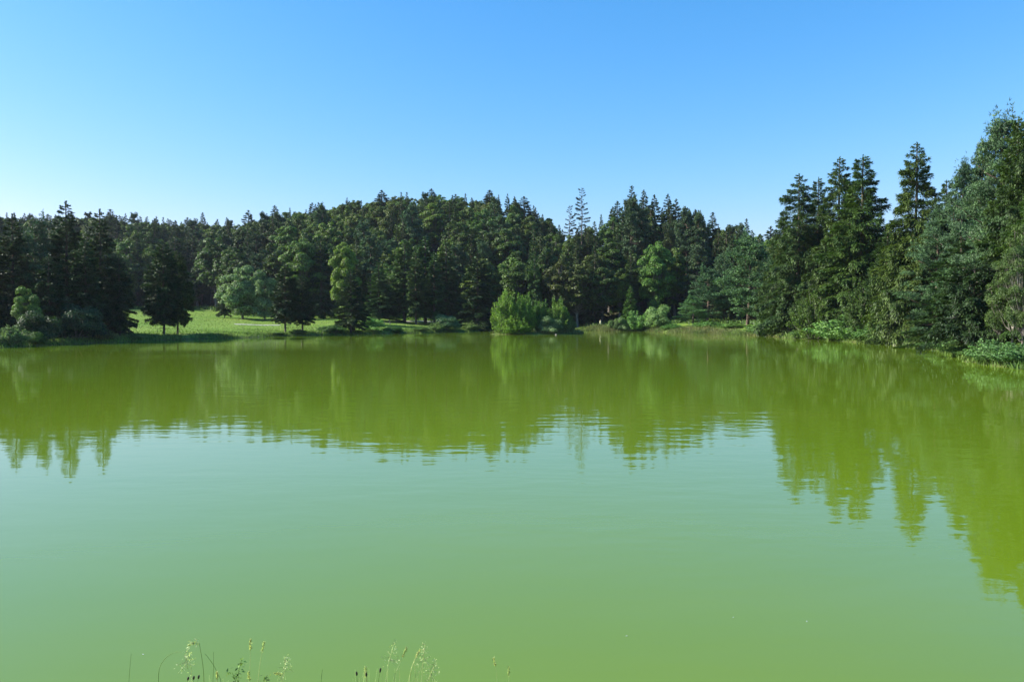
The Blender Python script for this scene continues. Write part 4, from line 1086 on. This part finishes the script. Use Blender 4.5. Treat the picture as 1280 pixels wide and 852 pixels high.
# floating flecks on the near water
fl = mesh_from("floating_feather", [(0, 0, 0), (.012, .004, .004), (.03, 0, .006), (.045, .003, .002), (.03, .012, .005), (.012, .011, .004)], [(0, 1, 4, 5), (1, 2, 3, 4)], mats=[whitep])
for i, (px, py, lab) in enumerate(((782, 795, "white feather floating on the near water right of the grass"), (1009, 777, "tiny white feather floating far right on the near water"), (180, 818, "tiny pale feather floating on the water left of the grass"), (917, 771, "tiny white fleck of down floating in the middle of the near water"))):
    x, y = at_water(px, py); o = bpy.data.objects.new("floating_feather", fl); C.objects.link(o); o.location = (x, y, .004); o.rotation_euler = (0, 0, i * 1.3)
    o.scale = (.45, .6, .6); o['label'] = lab; o['category'] = "feather"; o['group'] = "feathers floating on the near water"

# ------------------------------------------------------------------ grass on the near bank, seen from above its tips
GD = 2.15
def gp(px, py, D=GD): return np.array(at(px, py, D))
def stalk(name, cat, label, pts, D, r, mat, head=None, group="grass stalks of the near bank"):
    """pts: photograph positions from tip down; the stalk goes on down to the ground"""
    P = [gp(px, py, D + .02 * i) for i, (px, py) in enumerate(pts)]
    last = P[-1]; dx = (P[-1] - P[-2]); dx[2] = min(dx[2], -.02) if len(P) > 1 else -.05
    gx, gy = last[0] + dx[0] * .8, last[1] - .03
    zg = gz(gx, gy)
    P.append(np.array([(last[0] + gx) / 2 + dx[0] * .2, gy, (last[2] + zg) / 2])); P.append(np.array([gx, gy, zg - .01]))
    P = np.array(P)
    s = np.linspace(0, len(P) - 1, 14); Q = np.stack([np.interp(s, range(len(P)), P[:, k]) for k in range(3)], axis=1)
    for _ in range(2): Q[1:-1] = (Q[:-2] + Q[2:] + 2 * Q[1:-1]) / 4
    b = Q[-1].copy()
    e = root(name, cat, label, tuple(b), group)
    Q -= b
    g = Geo(); g.tube(Q, np.linspace(r * .5, r, len(Q)), 5); new_obj("stem", g.mesh("stem", [mat], True), e)
    tip = Q[0]; d = Q[0] - Q[2]; d /= np.linalg.norm(d)
    if head == 'spike':
        n = 90; t = RNG.random(n); PP = tip - np.outer(t * .035, d) + RNG.normal(size=(n, 3)) * .0012
        g = Geo(); g.add(*kites(PP, d * .9 + rnd_dirs(n) * .5, rnd_dirs(n), .007, .0022)); new_obj("seed_head", g.mesh("seed_head", [M['straw']]), e)
    elif head == 'panicle':
        n = 70; t = RNG.random(n) ** .8; side = rnd_dirs(n) * (.006 + .022 * t)[:, None]
        PP = tip - np.outer(t * .07, d) + side; PP[:, 2] -= .008 * t
        g = Geo(); g.add(*kites(PP, d * .3 + rnd_dirs(n) * .7, rnd_dirs(n), .006, .0022))
        for i in range(0, n, 3): g.tube([tip - d * t[i] * .075, PP[i]], [.0004, .0003], 3)
        new_obj("seed_head", g.mesh("seed_head", [M['straw']]), e)
    elif head == 'dark':
        g = Geo(); g.tube([tip - d * .003, tip + d * .001, tip + d * .007, tip + d * .012, tip + d * .014], [.0008, .0024, .0028, .002, .0005], 8); new_obj("seed_head", g.mesh("seed_head", [M['dark_head']], True), e)
    elif head == 'nod':
        n = 60; t = RNG.random(n); 
        PP = tip + np.stack([-.035 * t, 0 * t, .01 * np.sin(t * 3) - .03 * t ** 2], axis=1) + RNG.normal(size=(n, 3)) * .003
        g = Geo(); g.add(*kites(PP, np.array([[-.6, 0, -.3]]) + rnd_dirs(n) * .5, rnd_dirs(n), .009, .003)); new_obj("seed_head", g.mesh("seed_head", [M['straw']]), e)
    elif head == 'leafy':
        n = 26; t = RNG.random(n); PP = tip - np.outer(t * .06, d) + RNG.normal(size=(n, 3)) * .006
        g = Geo(); g.add(*kites(PP, rnd_dirs(n) + np.array([[0, 0, .2]]), rnd_dirs(n) * .5 + np.array([[0, 0, 1.]]), .012, .005, .1)); new_obj("leaf_cluster", g.mesh("leaf_cluster", [M['green_stalk']]), e)
    return e
ST, GS = M['straw'], M['green_stalk']
S = [("dark thin blade at the left end of the near grass", [(164, 816), (162, 838), (161, 852)], 2.2, .0010, GS, None),
     ("thin stalk arching over to the right at the left of the grass", [(226, 814), (214, 815), (204, 824), (197, 836), (199, 852)], 2.1, .0011, GS, None),
     ("tall stalk with pale nodding head left of the clump", [(249, 803), (253, 825), (256, 852)], 2.15, .0013, GS, 'nod'),
     ("short curled stalk beneath the pale nodding head", [(236, 815), (233, 822), (240, 828), (239, 852)], 2.1, .0009, ST, 'panicle'),
     ("thin stem slanting right below the nodding head", [(256, 816), (266, 828), (274, 845), (279, 852)], 2.1, .0010, GS, None),
     ("upright dark blade right of the nodding head", [(267, 814), (267, 835), (266, 852)], 2.2, .0011, GS, None),
     ("dark-headed plantain, left of the three in the left clump", [(235, 849), (234, 858)], 2.05, .0010, GS, 'dark'),
     ("dark-headed plantain, middle of the three in the left clump", [(242, 848), (241, 858)], 2.05, .0010, GS, 'dark'),
     ("dark-headed plantain, right of the three in the left clump", [(248, 847), (246, 858)], 2.05, .0010, GS, 'dark'),
     ("curled pale grass tip right of the three plantains", [(271, 840), (272, 848), (270, 858)], 2.1, .0014, ST, 'spike'),
     ("leafy weed with small dark leaves in the left clump", [(302, 824), (298, 838), (297, 856)], 2.1, .0013, GS, 'leafy'),
     ("small leafy weed shoot left of the pale spikes", [(290, 840), (294, 848), (296, 858)], 2.1, .0012, GS, 'leafy'),
     ("upright grass with a short pale spike, left of the two spikes", [(313, 799), (313, 825), (311, 852)], 2.15, .0010, ST, 'spike'),
     ("leaning grass with a pale spike, right of the two spikes", [(330, 803), (326, 822), (322, 850)], 2.15, .0013, ST, 'spike'),
     ("curled pale seed stalk between the two spikes", [(311, 840), (312, 850), (312, 860)], 2.05, .0013, ST, 'spike'),
     ("low dark leafy sprig right of the leaning spike", [(334, 843), (332, 852)], 2.05, .0012, GS, 'leafy'),
     ("bent pale stalk at the right end of the left clump", [(344, 841), (350, 842), (354, 852)], 2.05, .0013, ST, 'spike'),
     ("faint airy grass head right of the left clump", [(358, 819), (355, 838), (354, 852)], 2.2, .0007, ST, 'panicle'),
     ("dark short blade between the two clumps", [(403, 836), (401, 852)], 2.1, .0013, GS, None),
     ("dark-headed plantain, left of the right clump's three", [(446, 843), (447, 856)], 2.08, .0010, GS, 'dark'),
     ("dark-headed plantain, middle of the right clump's three", [(458, 844), (459, 856)], 2.08, .0010, GS, 'dark'),
     ("dark-headed plantain, right of the right clump's three", [(475, 839), (472, 856)], 2.08, .0010, GS, 'dark'),
     ("pale upright spike among the right clump's plantains", [(457, 834), (458, 852)], 2.1, .0014, ST, 'spike'),
     ("leaning pale grass with open head, first of the right clump", [(493, 802), (488, 820), (482, 842)], 2.15, .0012, ST, 'panicle'),
     ("leaning thin grass second in the right clump", [(508, 810), (499, 830), (490, 850)], 2.15, .0010, ST, 'spike'),
     ("leaning grass with drooping tip third in the right clump", [(525, 812), (517, 825), (511, 848)], 2.15, .0011, ST, 'spike'),
     ("thick pale blade bent at the top in the right clump", [(518, 826), (514, 834), (511, 852)], 2.1, .0019, ST, None),
     ("thin pale blade crossing behind the thick bent one", [(518, 829), (519, 840), (520, 852)], 2.1, .0010, ST, None),
     ("tall airy grass head near the right of the right clump", [(531, 803), (529, 825), (526, 852)], 2.2, .0008, ST, 'panicle'),
     ("outermost leaning grass of the right clump with loose head", [(544, 824), (540, 838), (535, 852)], 2.15, .0010, ST, 'panicle'),
     ("low thin blade inside the right clump", [(499, 834), (500, 852)], 2.1, .0009, ST, None),
     ("faint tiny grass head far right of the clumps", [(617, 822), (620, 834), (622, 856)], 2.2, .0006, ST, 'spike'),
     ("faint short grass head at the right end of the near grass", [(636, 834), (636, 852)], 2.15, .0008, ST, 'spike')]
for lab, pts, D, r, mat, head in S:
    stalk("grass_stalk" if head != 'leafy' else "leafy_weed", "grass" if head != 'leafy' else "weed", lab, pts, D, r * .85, mat, head)
g = Geo()
for c0, c1, n, top in ((225, 362, 34, 838), (436, 548, 44, 828), (150, 560, 14, 848)):
    for _ in range(n):
        px = random.uniform(c0, c1); Dk = random.uniform(2.0, 2.25)
        tipp = gp(px, top + 26 * random.random() ** .7, Dk); bx = tipp[0] + random.uniform(-.10, .04)
        base = np.array([bx, Dk + random.uniform(-.08, .02), gz(bx, Dk) - .01]); s = np.linspace(0, 1, 7)[:, None]
        P = base * (1 - s) + tipp * s; P[:, 0] += (tipp[0] - bx) * .35 * np.sin(s[:, 0] * PI) * -1
        g.tube(P, np.linspace(.0010, .0002, 7), 3)
stuff("near_grass_blades", "fine thin blades among the near grass stalks", g, [M['straw']])
# sward of the near bank, out of sight below the frame
g = Geo(); n = 26000
xy = np.stack([-5 + 10 * RNG.random(n), 0.3 + 3.0 * RNG.random(n)], axis=1)
x, y = xy[:, 0], xy[:, 1]; z = height(x, y)
A = np.stack([RNG.normal(size=n) * .3, RNG.normal(size=n) * .3, np.ones(n)], axis=1)
lim = np.clip((CAMZ - .475 * y) - z - .06, .05, .5)
g.add(*kites(np.stack([x, y, z - .01], axis=1), A, rnd_dirs(n), np.minimum(.12 + .22 * RNG.random(n), lim), .006))
stuff("bank_sward", "short grass of the near bank", g, [M['grass']])

# ------------------------------------------------------------------ haze
v, q = boxV(0, 190, 0, 1300, 1000, 1)
v[:, 2] = np.where(v[:, 2] < 0, -3.0, 75.0)
m, t, out = new_mat("haze")
pv = N(t, "ShaderNodeVolumePrincipled"); pv.inputs["Density"].default_value = 0.00007; pv.inputs["Color"].default_value = (.80, .88, 1, 1); pv.inputs["Anisotropy"].default_value = 0.3
t.links.new(pv.outputs[0], out.inputs["Volume"])
hz_ = new_obj("haze", mesh_from("haze", v, q, mats=[m])); hz_['kind'] = 'stuff'; hz_['label'] = "thin blue summer haze"
print("triangles", sum(len(me.polygons) * 2 for me in bpy.data.meshes), "objects", len(bpy.data.objects))
